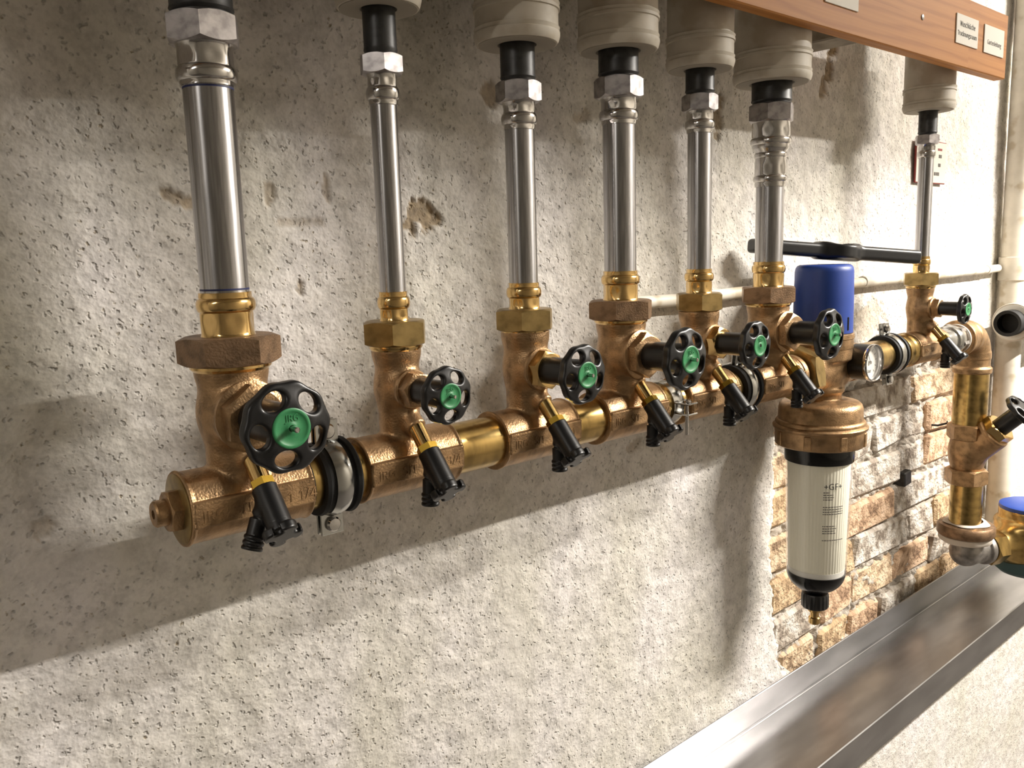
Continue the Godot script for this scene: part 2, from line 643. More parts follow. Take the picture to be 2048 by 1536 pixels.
func plaster_material():
	var s := 1280
	var fine := noise_bytes(noise(FastNoiseLite.TYPE_SIMPLEX_SMOOTH, 0.07, 71, 4, 0.6), s, s)
	var mid := noise_bytes(noise(FastNoiseLite.TYPE_SIMPLEX_SMOOTH, 0.016, 72, 4, 0.55), s, s)
	var pn := noise(FastNoiseLite.TYPE_CELLULAR, 0.05, 73, 2)
	pn.cellular_return_type = FastNoiseLite.RETURN_DISTANCE
	pn.domain_warp_enabled = true
	pn.domain_warp_amplitude = 16.0
	pn.domain_warp_frequency = 0.03
	var pit := noise_bytes(pn, s, s)
	var cover := noise_bytes(noise(FastNoiseLite.TYPE_SIMPLEX_SMOOTH, 0.007, 74, 4), s, s)
	var dent := noise_bytes(noise(FastNoiseLite.TYPE_SIMPLEX_SMOOTH, 0.05, 75, 3, 0.55), s, s)
	var hgt := PackedByteArray()
	hgt.resize(s * s)
	var col := PackedByteArray()
	col.resize(s * s * 3)
	for i in s * s:
		var p := clampf((46.0 - pit[i]) / 30.0, 0.0, 1.0) * clampf((cover[i] - 128.0) / 30.0, 0.0, 1.0)
		var q := clampf((dent[i] - 176.0) / 34.0, 0.0, 1.0)
		var hh := 150.0 + (fine[i] - 128.0) * 0.13 + (mid[i] - 128.0) * 0.42 + (dent[i] - 128.0) * 0.10 - p * 70.0 - q * 62.0
		hgt[i] = clampi(int(hh), 0, 255)
		var c := 0.965 + (mid[i] - 128.0) * 0.0007 + (fine[i] - 128.0) * 0.0005 - p * 0.22 - q * 0.13
		c = clampf(c, 0.3, 1.0)
		var j := i * 3
		col[j] = int(255 * c)
		col[j + 1] = int(255 * c * (1.0 - p * 0.05))
		col[j + 2] = int(255 * c * (1.0 - p * 0.14))
	var m := mat("plaster", Color(1, 1, 1), 0.0, 0.88, 0.35)
	m.vertex_color_use_as_albedo = true
	m.albedo_texture = ImageTexture.create_from_image(Image.create_from_data(s, s, false, Image.FORMAT_RGB8, col))
	relief(m, ImageTexture.create_from_image(Image.create_from_data(s, s, false, Image.FORMAT_L8, hgt)), 0.4)

# ==================================================================== light and room
func lamp(label: String, at: Vector3, length: float, power: float):
	var t := thing("fluorescent_lamp", label, "lamp", at)
	part("housing", bbox(Vector3(length + 0.06, 0.05, 0.07), 0.004), M.lamp_housing, t, Vector3(0, 0.055, 0.0))
	part("tube", sweep([Vector3(-length / 2, 0, 0), Vector3(length / 2, 0, 0)], 0.014, 20), M.lamp_tube, t)
	for s in [-1, 1]:
		part("lamp_holder", bbox(Vector3(0.018, 0.055, 0.034), 0.003), M.lamp_housing, t, Vector3(s * (length / 2 + 0.008), 0.008, 0))
		part("hanger", sweep([Vector3(s * length * 0.4, 0.08, 0), Vector3(s * length * 0.4, CEIL - at.y, 0)], 0.004, 8), M.zinc, t)
	for s in [-1, 1]:   # the tube shines to the wall side and to the room side
		var a := AreaLight3D.new()
		a.name = "tube_light"
		a.area_size = Vector2(length, 0.03)
		a.light_energy = (17.6 if s < 0 else 3.6) * power
		a.light_color = Color(1.0, 0.975, 0.94)
		a.shadow_enabled = true
		a.light_specular = 1.0
		a.set("area_range", 12.0)
		a.set("area_attenuation", 2.0)
		t.add_child(a, true)
		a.basis = Basis.looking_at(Vector3(0, -0.62, s * 0.78), Vector3.UP)
		a.position = Vector3(0, -0.62, s * 0.78) * 0.017

func slab(called: String, lo: Vector3, hi: Vector3, material: Material):
	var b := Builder.new()
	b.box((lo + hi) / 2, hi - lo)
	struct(called, b.mesh(), material)

const X0 := -3.0
const X1 := 3.9
const ZF := 2.3

func room():
	slab("floor", Vector3(X0 - 0.12, FLOOR - 0.12, WZ - 0.3), Vector3(X1 + 0.12, FLOOR, ZF + 0.12), M.concrete)
	slab("ceiling", Vector3(X0 - 0.12, CEIL, WZ - 0.3), Vector3(X1 + 0.12, CEIL + 0.12, ZF + 0.12), M.whitewash)
	slab("wall_left", Vector3(X0 - 0.12, FLOOR, WZ - 0.3), Vector3(X0, CEIL, ZF), M.whitewash)
	slab("wall_right", Vector3(X1, FLOOR, WZ - 0.3), Vector3(X1 + 0.12, CEIL, ZF), M.whitewash)
	slab("wall_front", Vector3(X0 - 0.12, FLOOR, ZF), Vector3(X1 + 0.12, CEIL, ZF + 0.12), M.whitewash)

var hole := PackedVector2Array([Vector2(0.8947, -0.3142), Vector2(0.879, -0.3744), Vector2(0.8855, -0.4486), Vector2(0.8762, -0.532), Vector2(0.8947, -0.6525), Vector2(0.9086, -0.7359), Vector2(0.9642, -0.7822), Vector2(1.817, -0.7822), Vector2(1.7521, -0.6432), Vector2(1.7428, -0.4949), Vector2(1.7317, -0.3373), Vector2(1.6872, -0.3049), Vector2(1.4369, -0.2817), Vector2(1.3721, -0.3003), Vector2(1.2516, -0.2928), Vector2(1.1218, -0.2984), Vector2(1.0013, -0.3049)])

func depth_in_hole(p: Vector2) -> float:  # positive inside
	var best := 9.0
	for i in hole.size():
		var a := hole[i]
		var b := hole[(i + 1) % hole.size()]
		best = minf(best, p.distance_to(Geometry2D.get_closest_point_to_segment(p, a, b)))
	return best if Geometry2D.is_point_in_polygon(p, hole) else -best

func wall_back():
	var root := Node3D.new()
	root.name = "wall_back"
	root.set_meta("kind", "structure")
	add_child(root)
	# columns get wider towards the far right end
	var xs := PackedFloat32Array()
	var x := -0.42
	while x < 2.62:
		xs.append(x)
		x += 0.0024 + 0.0013 * maxf(0.0, x)
	var ys := PackedFloat32Array()
	var y := -1.6
	while y < 0.46:
		ys.append(y)
		y += 0.0034 if y > -0.95 else 0.006
	var low := noise(FastNoiseLite.TYPE_SIMPLEX_SMOOTH, 2.2, 81, 2)
	var midn := noise(FastNoiseLite.TYPE_SIMPLEX_SMOOTH, 15.0, 82, 3)
	var trowel := noise(FastNoiseLite.TYPE_SIMPLEX_SMOOTH, 34.0, 83, 3, 0.6)
	var stain := noise(FastNoiseLite.TYPE_SIMPLEX_SMOOTH, 3.5, 84, 5, 0.55)
	var edge := noise(FastNoiseLite.TYPE_SIMPLEX_SMOOTH, 26.0, 85, 4, 0.6)
	# chips where the finish coat is gone: x, y, half width, half height, slant
	var chips := [[0.2413, -0.0138, 0.0278, 0.0148, 0.0, 1.0], [0.0058, -0.0018, 0.0167, 0.006, -0.35, 0.8], [0.1059, -0.0194, 0.0278, 0.0037, 0.0, 0.45], [0.0818, 0.0056, 0.0046, 0.0111, 0.2, 0.6], [0.3367, 0.1131, 0.0158, 0.0167, 0.4, 0.8], [0.7334, 0.1168, 0.0111, 0.0315, 0.1, 0.9], [1.0338, 0.2512, 0.0148, 0.0204, 0.2, 1.2], [1.018, 0.2114, 0.0111, 0.0278, 0.25, 1.0], [1.0013, 0.1817, 0.0111, 0.0204, 0.15, 0.9], [0.105, -0.0797, 0.0037, 0.0065, 0.2, 0.7], [0.1375, 0.0112, 0.0037, 0.0111, -0.3, 0.6], [-0.1202, -0.2465, 0.0111, 0.0083, 0.0, 0.5], [0.5573, -0.3021, 0.0167, 0.0074, 0.3, 0.5], [0.4702, 0.0983, 0.013, 0.0093, 0.2, 0.5], [1.1774, -0.1937, 0.0649, 0.0463, 0.2, 0.55]]
	var b := Builder.new()
	var ny := ys.size()
	var nx := xs.size()
	var zz := PackedFloat32Array()
	zz.resize(nx * ny)
	b.v.resize(nx * ny)
	b.n.resize(nx * ny)
	b.uv.resize(nx * ny)
	b.col.resize(nx * ny)
	for i in nx:
		x = xs[i]
		for j in ny:
			y = ys[j]
			var k := i * ny + j
			var z := 0.003 * low.get_noise_2d(x, y) + 0.0010 * midn.get_noise_2d(x, y * 1.25)
			var tr := trowel.get_noise_2d(x * 0.8 + y * 0.35, y)
			z += 0.0007 * tr
			var st := stain.get_noise_2d(x * 1.3, y * 0.8)
			var c := Vector3(0.69, 0.655, 0.605) * (1.0 + 0.16 * st + 0.05 * tr)
			c.z *= 1.0 + 0.10 * st
			for q in chips:
				var dx: float = x - q[0]
				var dy: float = y - q[1]
				if absf(dx) > q[2] * 2.2 + 0.02 or absf(dy) > q[3] * 2.2 + 0.02:
					continue
				dy -= dx * q[4]
				var d: float = sqrt(dx * dx / (q[2] * q[2]) + dy * dy / (q[3] * q[3])) + 0.9 * edge.get_noise_2d(x * 1.5, y * 1.5) - 0.95
				if d < 0.0:
					var w := clampf(-d * 6.0, 0.0, 1.0)
					z -= (0.0035 + 0.0012 * edge.get_noise_2d(x * 5.0, y * 5.0)) * w * q[5]
					var soil := Vector3(0.33, 0.245, 0.145) * (1.0 + 0.7 * edge.get_noise_2d(x * 4.0, y * 4.0))
					c = c.lerp(soil, w * minf(1.0, q[5] * 0.85))
			if x > 0.8 and x < 1.95 and y < -0.22:
				var dh := depth_in_hole(Vector2(x, y)) + 0.014 * edge.get_noise_2d(x, y) + 0.004 * edge.get_noise_2d(x * 4.0, y * 4.0)
				if dh > 0.0:
					var w := clampf(dh / 0.006, 0.0, 1.0)
					z = lerpf(z, -0.0165 + 0.009 * midn.get_noise_2d(x * 2.0, y * 2.0) + 0.004 * edge.get_noise_2d(x * 3.0, y * 3.0), w)
					var mortar := Vector3(0.44, 0.39, 0.33) * (1.0 + 0.45 * edge.get_noise_2d(x * 2.0 + 7.0, y * 2.0))
					c = c.lerp(mortar, w)
			b.v[k] = Vector3(x, y, WZ + z)
			b.uv[k] = Vector2(x / 0.62, y / 0.62)
			b.col[k] = Color(c.x, c.y, c.z)
	for i in nx:
		var i0 := maxi(i - 1, 0)
		var i1 := mini(i + 1, nx - 1)
		for j in ny:
			var j0 := maxi(j - 1, 0)
			var j1 := mini(j + 1, ny - 1)
			var du := b.v[i1 * ny + j] - b.v[i0 * ny + j]
			var dv := b.v[i * ny + j1] - b.v[i * ny + j0]
			b.n[i * ny + j] = du.cross(dv).normalized()
	var idx := PackedInt32Array()
	idx.resize((nx - 1) * (ny - 1) * 6)
	var at := 0
	for i in nx - 1:
		for j in ny - 1:
			var k := i * ny + j
			idx[at] = k
			idx[at + 1] = k + 1
			idx[at + 2] = k + ny
			idx[at + 3] = k + 1
			idx[at + 4] = k + ny + 1
			idx[at + 5] = k + ny
			at += 6
	b.idx = idx
	part("plaster", b.mesh(), M.plaster, root)
	var xa := xs[0]
	var xb := xs[nx - 1]
	var ya := ys[0]
	var yb := ys[ny - 1]
	for q in [[X0, xa, FLOOR, CEIL], [xb, X1, FLOOR, CEIL], [xa, xb, FLOOR, ya], [xa, xb, yb, CEIL]]:
		var e := Builder.new()
		e.box(Vector3((q[0] + q[1]) / 2, (q[2] + q[3]) / 2, WZ - 0.06), Vector3(q[1] - q[0], q[3] - q[2], 0.122))
		for k in e.v.size():
			e.uv[k] = Vector2((e.v[k].x + e.v[k].z) / 0.62, e.v[k].y / 0.62)
			e.col.append(Color(0.69, 0.655, 0.605))
		part("plaster", e.mesh(), M.plaster, root)
	var core := Builder.new()
	core.box(Vector3((X0 + X1) / 2, (FLOOR + CEIL) / 2, WZ - 0.2), Vector3(X1 - X0, CEIL - FLOOR, 0.12))
	part("masonry_core", core.mesh(), M.concrete, root)
	bricks(root)

func bricks(root: Node3D):
	var rng := RandomNumberGenerator.new()
	rng.seed = 7
	var shapes := {}
	for length in [0.104, 0.215, 0.153, 0.055]:
		for k in 3:
			var b := Builder.new()
			b.bevel_box(Vector3.ZERO, Vector3(length, 0.059, 0.04), 0.0055, 0.003, rng)
			shapes[[length, k]] = b.mesh()
	var row := 0
	var y := -0.268
	while y > -0.80:
		var x := 0.82 + (0.055 if row % 2 else 0.0) + rng.randf_range(-0.02, 0.02)
		while x < 1.9:
			var length := 0.0
			for want in [[0.104, 0.215, 0.104, 0.153][rng.randi() % 4], 0.104, 0.055]:
				if depth_in_hole(Vector2(x + 0.008, y)) > 0.004 and depth_in_hole(Vector2(x + want - 0.008, y)) > 0.004:
					length = want
					break
			if length == 0.0:
				x += 0.012
				continue
			var cx := x + length / 2
			var grey: bool = (cx > 1.22 and cx < 1.49 and y > -0.63) or rng.randf() < 0.12
			var m: Material = M["brick_%d" % ((3 + rng.randi() % 2) if grey else rng.randi() % 3)]
			var turn := Basis.from_euler(Vector3(rng.randf_range(-0.05, 0.05), rng.randf_range(-0.05, 0.05), rng.randf_range(-0.025, 0.025)))
			part("brick", shapes[[length, rng.randi() % 3]], m, root, Vector3(cx, y + rng.randf_range(-0.003, 0.003), WZ - 0.029 + rng.randf_range(-0.004, 0.005)), turn)
			x += length + 0.011
		y -= 0.0700
		row += 1

func trunking():
	var t := thing("cable_trunking", "grey sheet steel cable trunking running along the wall below the water filter", "trunking", Vector3(0, -0.800, WZ))
	var x0 := 0.25
	var x1 := 3.1
	var w := 0.1353
	var cx := (x0 + x1) / 2
	var l := x1 - x0
	part("back_flange", bbox(Vector3(l, 0.047, 0.003), 0.0008), M.sheet_steel, t, Vector3(cx, 0.0235, 0.008))
	part("lid", bbox(Vector3(l, 0.003, w - 0.008), 0.0009), M.sheet_steel, t, Vector3(cx, -0.0015, 0.008 + (w - 0.008) / 2))
	part("fold", bbox(Vector3(l, 0.0022, 0.005), 0.0008), M.sheet_steel, t, Vector3(cx, 0.0006, 0.0115))
	part("front_panel", bbox(Vector3(l, 0.0535, 0.003), 0.0009), M.sheet_steel, t, Vector3(cx, -0.030, w - 0.0025))
	part("front_bead", bbox(Vector3(l, 0.004, 0.004), 0.0014), M.sheet_steel, t, Vector3(cx, -0.0012, w - 0.001))
	part("base", bbox(Vector3(l, 0.003, w - 0.008), 0.0009), M.sheet_steel, t, Vector3(cx, -0.0555, 0.004 + (w - 0.008) / 2))

# ==================================================================== risers and their insulation
#   x, tube radius, tube top, hex top, hex bottom, hex corner radius, hex turn, sleeve radius, bead radius, bead height, iron radius, jacket radius, jacket bottom, size, nut radius, nut turn (degrees)
var R := [
	[0.0, 0.0175, 0.0715, 0.120, 0.0996, 0.0265, -27, 0.0190, 0.0214, 0.0797, 0.0215, 0.043, 0.158, 2, 0.0375, -19 + 30],
	[0.147, 0.0110, 0.0715, 0.111, 0.0955, 0.0187, -25, 0.0122, 0.0140, 0.0805, 0.0135, 0.034, 0.1475, 0, 0.029, -37],
	[0.297, 0.0140, 0.062, 0.1055, 0.0866, 0.0217, -16, 0.0150, 0.0172, 0.0716, 0.0163, 0.0388, 0.139, 1, 0.030, -47],
	[0.437, 0.0172, 0.0765, 0.124, 0.103, 0.0257, -21, 0.0184, 0.0208, 0.0858, 0.0207, 0.0412, 0.1505, 2, 0.0365, -56],
	[0.576, 0.0138, 0.077, 0.120, 0.1015, 0.0206, -24, 0.0148, 0.0172, 0.0865, 0.0164, 0.0375, 0.1475, 1, 0.029, -46],
	[0.724, 0.0175, 0.0205, 0.1223, 0.0995, 0.029, -66, 0.0190, 0.0212, 0.0303, 0.0245, 0.0467, 0.1476, 2, 0.037, -53],
	[1.177, 0.0113, 0.077, 0.1136, 0.0985, 0.0187, -57, 0.0122, 0.0140, 0.084, 0.0141, 0.0378, 0.151, 0, 0.029, -62]]
var which := ["thickest, first from the left", "thin, second from the left", "third from the left", "fourth from the left", "fifth from the left", "sixth from the left, with a stepped reducer", "thin, last on the right in front of the red-edged sign"]

func press_socket(r: float, rs: float, rb: float, y_open: float, y_bead: float, y_far: float, down: bool) -> ArrayMesh:
	# The open end takes the tube at y_open; the bead sits at y_bead; the sleeve runs on to y_far.
	var s := -1.0 if down else 1.0
	var hb := 0.0052
	var p := [[r * 0.9, y_open], [rs, y_open], [rs * 0.995, y_open + s * 0.0012, -0.0003], [rs, y_bead - s * hb * 1.2, -0.0005]]
	p.append_array(bead(rs, y_bead - s * hb, y_bead + s * hb, rb - rs))
	p.append_array([[rs, y_bead + s * (hb + 0.001), -0.0006], [rs * 0.985, y_bead + s * (hb + 0.006), -0.0009], [rs, y_far - s * 0.004, -0.0003], [rs * 1.05, y_far - s * 0.001], [rs * 1.12, y_far]])
	if down:
		p.reverse()
	return lathe(p, 48, 6, 0.6)

func riser(i: int):
	var q = R[i]
	var t := thing("riser_pipe", "steel riser pipe, %s" % which[i], "pipe", Vector3(q[0], 0, 0), "steel risers above the manifold")
	var low: float = [-0.074, -0.0815, -0.081, -0.0750, -0.078, -0.074, -0.0795][i]
	part("tube", lathe([[0, low - 0.012], [q[1], low - 0.012], [q[1], q[2] + 0.012], [0, q[2] + 0.012]], 48), M.steel_tube, t)
	if i == 0:
		for y in [q[2] - 0.0012, low + 0.0022]:
			part("insertion_mark", lathe([[q[1] * 0.99, y - 0.0007], [q[1] + 0.00012, y - 0.0007], [q[1] + 0.00012, y + 0.0007], [q[1] * 0.99, y + 0.0007]], 48), M.blue_ink, t, Vector3.ZERO, Basis(), "blue marker line round the tube")
	if i == 5:   # stepped reducer with two press beads
		var p := [[0.017, 0.0205], [0.019, 0.0205], [0.019, 0.0245, -0.0005]]
		p.append_array(bead(0.019, 0.0265, 0.0345, 0.0024))
		p.append_array([[0.019, 0.0365, -0.0006], [0.0186, 0.046, -0.0008], [0.0192, 0.054]])
		p.append_array(bead(0.0192, 0.0565, 0.0625, 0.001))
		p.append_array([[0.0196, 0.0640], [0.0224, 0.0668], [0.0232, 0.0695]])
		p.append_array(bead(0.0232, 0.0722, 0.0808, 0.0024))
		p.append_array([[0.0232, 0.083, -0.0006], [0.0228, 0.09, -0.0009], [0.0234, 0.0985], [0.0236, 0.1005]])
		part("reducer_socket", lathe(p, 48, 6, 0.4), M.bright_steel, t)
	else:
		part("press_socket", press_socket(q[1], q[7], q[8], q[2], q[9], q[4] + 0.001, false), M.bright_steel, t)
	part("hex_coupling", hexnut(q[5], q[3] - q[4]), M.nut_steel, t, Vector3(0, (q[3] + q[4]) / 2, 0), Basis(Vector3.UP, deg_to_rad(q[6])))

func jacket(i: int):
	var q = R[i]
	var far: float = 0.5
	var t := thing("insulated_pipe", ["insulated pipe with dark iron end above the thickest riser, mostly cut off", "insulated pipe in grey jacket above the second riser from the left", "beige jacketed insulated pipe above the third riser from the left", "beige jacketed insulated pipe above the fourth riser from the left", "beige jacketed insulated pipe above the fifth riser from the left", "widest beige jacketed insulated pipe, above the sixth riser, partly behind the board", "beige jacketed insulated pipe at the right, below the end of the wooden board"][i], "insulated pipe", Vector3(q[0], 0, 0), "insulated pipes hanging from above")
	var ir: float = q[10]
	part("iron_pipe", lathe([[0, q[3] - 0.006], [ir * 0.93, q[3] - 0.006], [ir * 0.93, q[3] + 0.001], [ir * 1.03, q[3] + 0.0035], [ir, q[3] + 0.006], [ir, far], [0, far]], 36), M.black_iron, t)
	var r: float = q[11]
	var y: float = q[12]
	var k := 0.0014
	# the jacket with its wound tape: each turn leaves a small step
	part("jacket", lathe([[ir * 1.02, y + 0.004], [ir * 1.15, y], [r * 0.97, y - 0.0005], [r, y + 0.0012], [r + k, y + 0.006], [r + k, y + 0.0085], [r + 0.2 * k, y + 0.009], [r + 0.9 * k, y + 0.0125], [r, y + 0.013], [r, y + 0.0275], [r + k, y + 0.028], [r + k, y + 0.031], [r + 0.3 * k, y + 0.0314], [r + k * 1.1, y + 0.0345], [r - 0.0003, y + 0.035], [r - 0.0006, far], [ir, far]], 56), M.jacket, t)
	part("foam_core", lathe([[ir, y + 0.002], [ir * 1.12, y - 0.0008], [r * 0.93, y - 0.0011], [r * 0.95, y + 0.001]], 48), M.foam, t)

# ==================================================================== shut-off valves
var wheel_r := [0.0243, 0.0282, 0.0325]
var body_r := [0.0180, 0.0203, 0.0236]
var boss_r := [0.0158, 0.0192, 0.0246]
var boss_z := [0.021, 0.021, 0.027]
var ring_r := [0.0172, 0.0209, 0.0266]
var wheel_z := [0.0772, 0.0850, 0.0945]
const BY := 0.066

func valve_body(s: int) -> ArrayMesh:
	if not cache.has(["body", s]):
		var rv: float = body_r[s]
		var rb: float = boss_r[s]
		var zb: float = boss_z[s]
		cache[["body", s]] = net(func(p: Vector3) -> float:
			var q := Vector2(p.y, p.z)
			var rr := 0.0273 + 0.0012 * clampf((absf(p.x) - 0.0445) / 0.002, 0.0, 1.0)
			var d := smax(q.length() - rr, absf(p.x) - 0.0483, 0.0012)
			d = minf(d, sbox(p, Vector3(0, 0, 0.0186), Vector3(0.0475, 0.0098, 0.0105), 0.0006))
			var flare := rv + 0.0035 * smoothstep(0.078, 0.098, p.y)
			var up := smax(Vector2(p.x, p.z).length() - flare, absf(p.y - 0.05) - 0.053, 0.001)
			var boss := cyl(p, Vector3(0, BY, -0.008), Vector3(0, BY, zb), rb, 0.002)
			var belly := Vector3(p.x, (p.y - BY) * 0.8, p.z).length() - rv * 1.12
			up = smin(up, smin(boss, belly, 0.008), 0.006)
			var root := cyl(p, Vector3(0, 0.046, 0.008), Vector3(0, 0.0325, 0.0262), 0.0090, 0.002)
			up = smin(up, root, 0.006)
			return smin(d, up, 0.0035), Vector3(-0.052, -0.031, -0.031), Vector3(0.052, 0.107, 0.036), 0.0014)
	return cache[["body", s]]

func wheel_mesh() -> ArrayMesh:
	if not cache.has("wheel"):
		var r0 := 0.0325
		cache["wheel"] = net(func(p: Vector3) -> float:
			var r := Vector2(p.x, p.y).length()
			var a := atan2(p.y, p.x)
			var rim := r - r0 * (0.962 + 0.02 * cos(10.0 * a - 0.3) + 0.02 * clampf(-p.z / 0.012, 0.0, 1.0))
			var w := fposmod(a - deg_to_rad(45.0) + PI / 5, TAU / 5) - PI / 5
			var hx := r * sin(w) / (0.262 * r0)
			var hy := (r * cos(w) - 0.665 * r0) / (0.190 * r0)
			var hole_d := (sqrt(hx * hx + hy * hy) - 1.0) * 0.20 * r0
			var d2 := smax(rim, -hole_d, 0.0016)
			var u := r / r0
			var front := p.z + 0.0035 * smoothstep(0.45, 1.0, u)
			var back := -p.z - 0.0125 + 0.004 * smoothstep(0.9, 0.4, u)
			return smax(d2, smax(front, back, 0.003), 0.003), Vector3(-0.036, -0.036, -0.016), Vector3(0.036, 0.036, 0.003), 0.0011)
	return cache["wheel"]

func drain_body_mesh() -> ArrayMesh:   # black hose cock: origin where the black body starts, y axis along it, z up and away from the wall
	if not cache.has("drain"):
		cache["drain"] = net(func(p: Vector3) -> float:
			var d := cyl(p, Vector3.ZERO, Vector3(0, 0.029, 0), 0.0087, 0.0008)
			d = minf(d, cyl(p, Vector3(0, 0.0275, 0), Vector3(0, 0.031, 0), 0.0075, 0.0005))
			# hose spout: leaves the side, then turns to hang straight down
			var e := minf(cyl(p, Vector3(0, 0.009, 0), Vector3(0, 0.0165, -0.0115), 0.0064, 0.003), cyl(p, Vector3(0, 0.0165, -0.0115), Vector3(0, 0.0325, -0.0255), 0.0062, 0.001))
			for k in 3:
				var t := 0.55 + 0.17 * k
				var c := Vector3(0, 0.0165, -0.0115).lerp(Vector3(0, 0.0325, -0.0255), t)
				e = minf(e, cyl(p, c, c + Vector3(0, 0.75, -0.66) * 0.0026, 0.0071, 0.0008))
			return smin(d, e, 0.003), Vector3(-0.011, -0.002, -0.034), Vector3(0.011, 0.041, 0.011), 0.0009)
	return cache["drain"]

func drain_cap_mesh() -> ArrayMesh:
	if not cache.has("cap"):
		cache["cap"] = net(func(p: Vector3) -> float:
			var a := atan2(p.z, p.x)
			var r := Vector2(p.x, p.z).length()
			var rim := r - (0.0112 + 0.0011 * cos(4.0 * a))
			var w := fposmod(a - PI / 4 + PI / 4, PI / 2) - PI / 4
			var hx := r * sin(w) / 0.0028
			var hy := (r * cos(w) - 0.0086) / 0.0020
			var pocket := (sqrt(hx * hx + hy * hy) - 1.0) * 0.002
			var d := smax(smax(rim, -pocket, 0.0006), absf(p.y - 0.003) - 0.003, 0.0014)
			return smin(d, cyl(p, Vector3(0, -0.004, 0), Vector3(0, 0.0025, 0), 0.0078, 0.001), 0.001), Vector3(-0.014, -0.006, -0.014), Vector3(0.014, 0.008, 0.014), 0.0007)
	return cache["cap"]

func valve(i: int):
	var q = R[i]
	var s: int = q[13]
	var label: String = ["bronze shut-off valve with large black handwheel at the left end of the manifold", "bronze shut-off valve with the smallest wide-open handwheel, second from the left", "bronze shut-off valve with yellow brass union nut, third from the left", "bronze shut-off valve with large handwheel, fourth from the left", "bronze shut-off valve with no pin on its green disc, fifth from the left", "bronze shut-off valve with large handwheel just left of the blue filter cap", "small bronze shut-off valve right of the pressure gauge, last on the manifold"][i]
	var t := thing("shutoff_valve", label, "valve", Vector3(q[0], MY, 0), "shut-off valves on the manifold")
	var body := part("valve_body", valve_body(s), M.cast_bronze, t)
	# raised letters cast on the front pad
	var front := 0.0291
	part("lettering", lettering("JRG", 0.0075, 0.0009), M.cast_bronze, body, Vector3(-0.0335, -0.001, front))
	part("lettering", lettering("SIT", 0.0075, 0.0009), M.cast_bronze, body, Vector3(-0.0105, -0.001, front))
	part("lettering", lettering(["1 1/4", "3/4", "1", "1 1/4", "1", "1 1/4", "3/4"][i], 0.008, 0.0009), M.cast_bronze, body, Vector3(0.036, -0.001, front))
	# union: press socket, hexagon nut, bright ring
	var big := s == 2
	var low: float = [-0.074, -0.0815, -0.081, -0.0750, -0.078, -0.074, -0.0795][i] - MY
	part("press_socket", press_socket(q[1], q[7], q[8], low, low - 0.0093, 0.1225, true), M.bright_brass, t)
	var nut := part("union_nut", hexnut(q[14], 0.021, true, true, 0.985 if big else 0.965, 0.45), M.nut_bronze if big else M.nut_brass, t, Vector3(0, 0.1135, 0), Basis(Vector3.UP, deg_to_rad(q[15])))
	var rr: float = q[14] * 0.79
	part("nut_collar", lathe([[rr * 0.8, 0.0], [rr * 0.93, 0.0], [rr, 0.0022], [rr, 0.0045], [rr * 0.9, 0.006]], 48), M.bright_brass, t, Vector3(0, 0.0985, 0))
	# bonnet
	var zb: float = boss_z[s]
	var rg: float = ring_r[s]
	part("bonnet_flange", lathe([[0, -0.002], [rg * 0.9, -0.002], [rg, -0.0008], [rg, 0.0018], [rg * 0.93, 0.0030], [0, 0.0030]], 48), M.cast_bronze, t, Vector3(0, BY, zb), along_z())
	part("bonnet_nut", hexnut(rg * 0.93, 0.011, true, false, 0.95), M.bright_brass if s == 1 else M.cast_bronze, t, Vector3(0, BY, zb + 0.0082), along_z(deg_to_rad([20.0, 12.0, 5.0][s])))
	# handwheel with hub, green disc, pin
	var k: float = wheel_r[s] / 0.0325
	var wz: float = wheel_z[s]
	var tilt := Basis(Vector3.BACK, deg_to_rad([0, 14, 4, 8, 2, 6, 10][i]))
	var hw := part("handwheel", wheel_mesh(), M.black_plastic, t, Vector3(0, BY, wz - 0.001), tilt.scaled(Vector3.ONE * k))
	var rh: float = 0.0150
	var back := (wz - 0.001 - (zb + 0.0125)) / k
	part("hub", lathe([[0, -back], [rh, -back], [rh * 1.02, -back * 0.5], [rh * 1.06, -0.004], [rh * 1.0, -0.001], [0, -0.001]], 40), M.black_plastic, hw, Vector3.ZERO, along_z())
	part("green_disc", lathe([[0, -0.002], [0.0140, -0.002], [0.0140, 0.0004], [0.0134, 0.0009], [0.0116, 0.0009], [0.0112, 0.0005], [0.0042, 0.0005], [0.0036, 0.0010], [0.0024, 0.0010], [0.0022, 0.0003], [0, 0.0003]], 48, 6, 0.0, 50.0), M.green_plastic, hw, Vector3(0, 0, 0.0), along_z())
	part("lettering", lettering("JRG", 0.0046, 0.0006), M.green_plastic, hw, Vector3(0.0006, 0.0072, 0.0006))
	if i == 4 or i == 6:
		part("screw_recess", lathe([[0, 0], [0.0018, 0], [0.0018, 0.0007], [0.0012, 0.0007], [0, 0.0005]], 16), M.gloss_black, hw, Vector3(0, 0, 0.0002), along_z())
	else:
		part("spindle_pin", lathe([[0, 0], [0.0020, 0], [0.0020, 0.0082], [0.0014, 0.0088], [0, 0.0088]], 20), M.bright_steel, hw, Vector3.ZERO, along_z())
	# drain cock
	var d := Vector3(0, -0.745, 0.667)
	var tube := part("drain_nipple", lathe([[0, 0], [0.0072, 0], [0.0070, 0.0230], [0.0, 0.0230]], 28), M.pipe_brass if s == 1 else M.bright_brass, t, Vector3(0, 0.0345, 0.0240), toward(d))
	part("hex_ring", hexnut(0.0092, 0.0075, false, false), M.yellow_brass, tube, Vector3(0, 0.0250, 0), Basis(Vector3.UP, 0.3))
	# the black hose cock; z of its own axes points up and out, so its spout hangs down
	var spin: float = [0.62, 0.1, 0.0, 0.02, 0.0, 0.0, -0.05][i]
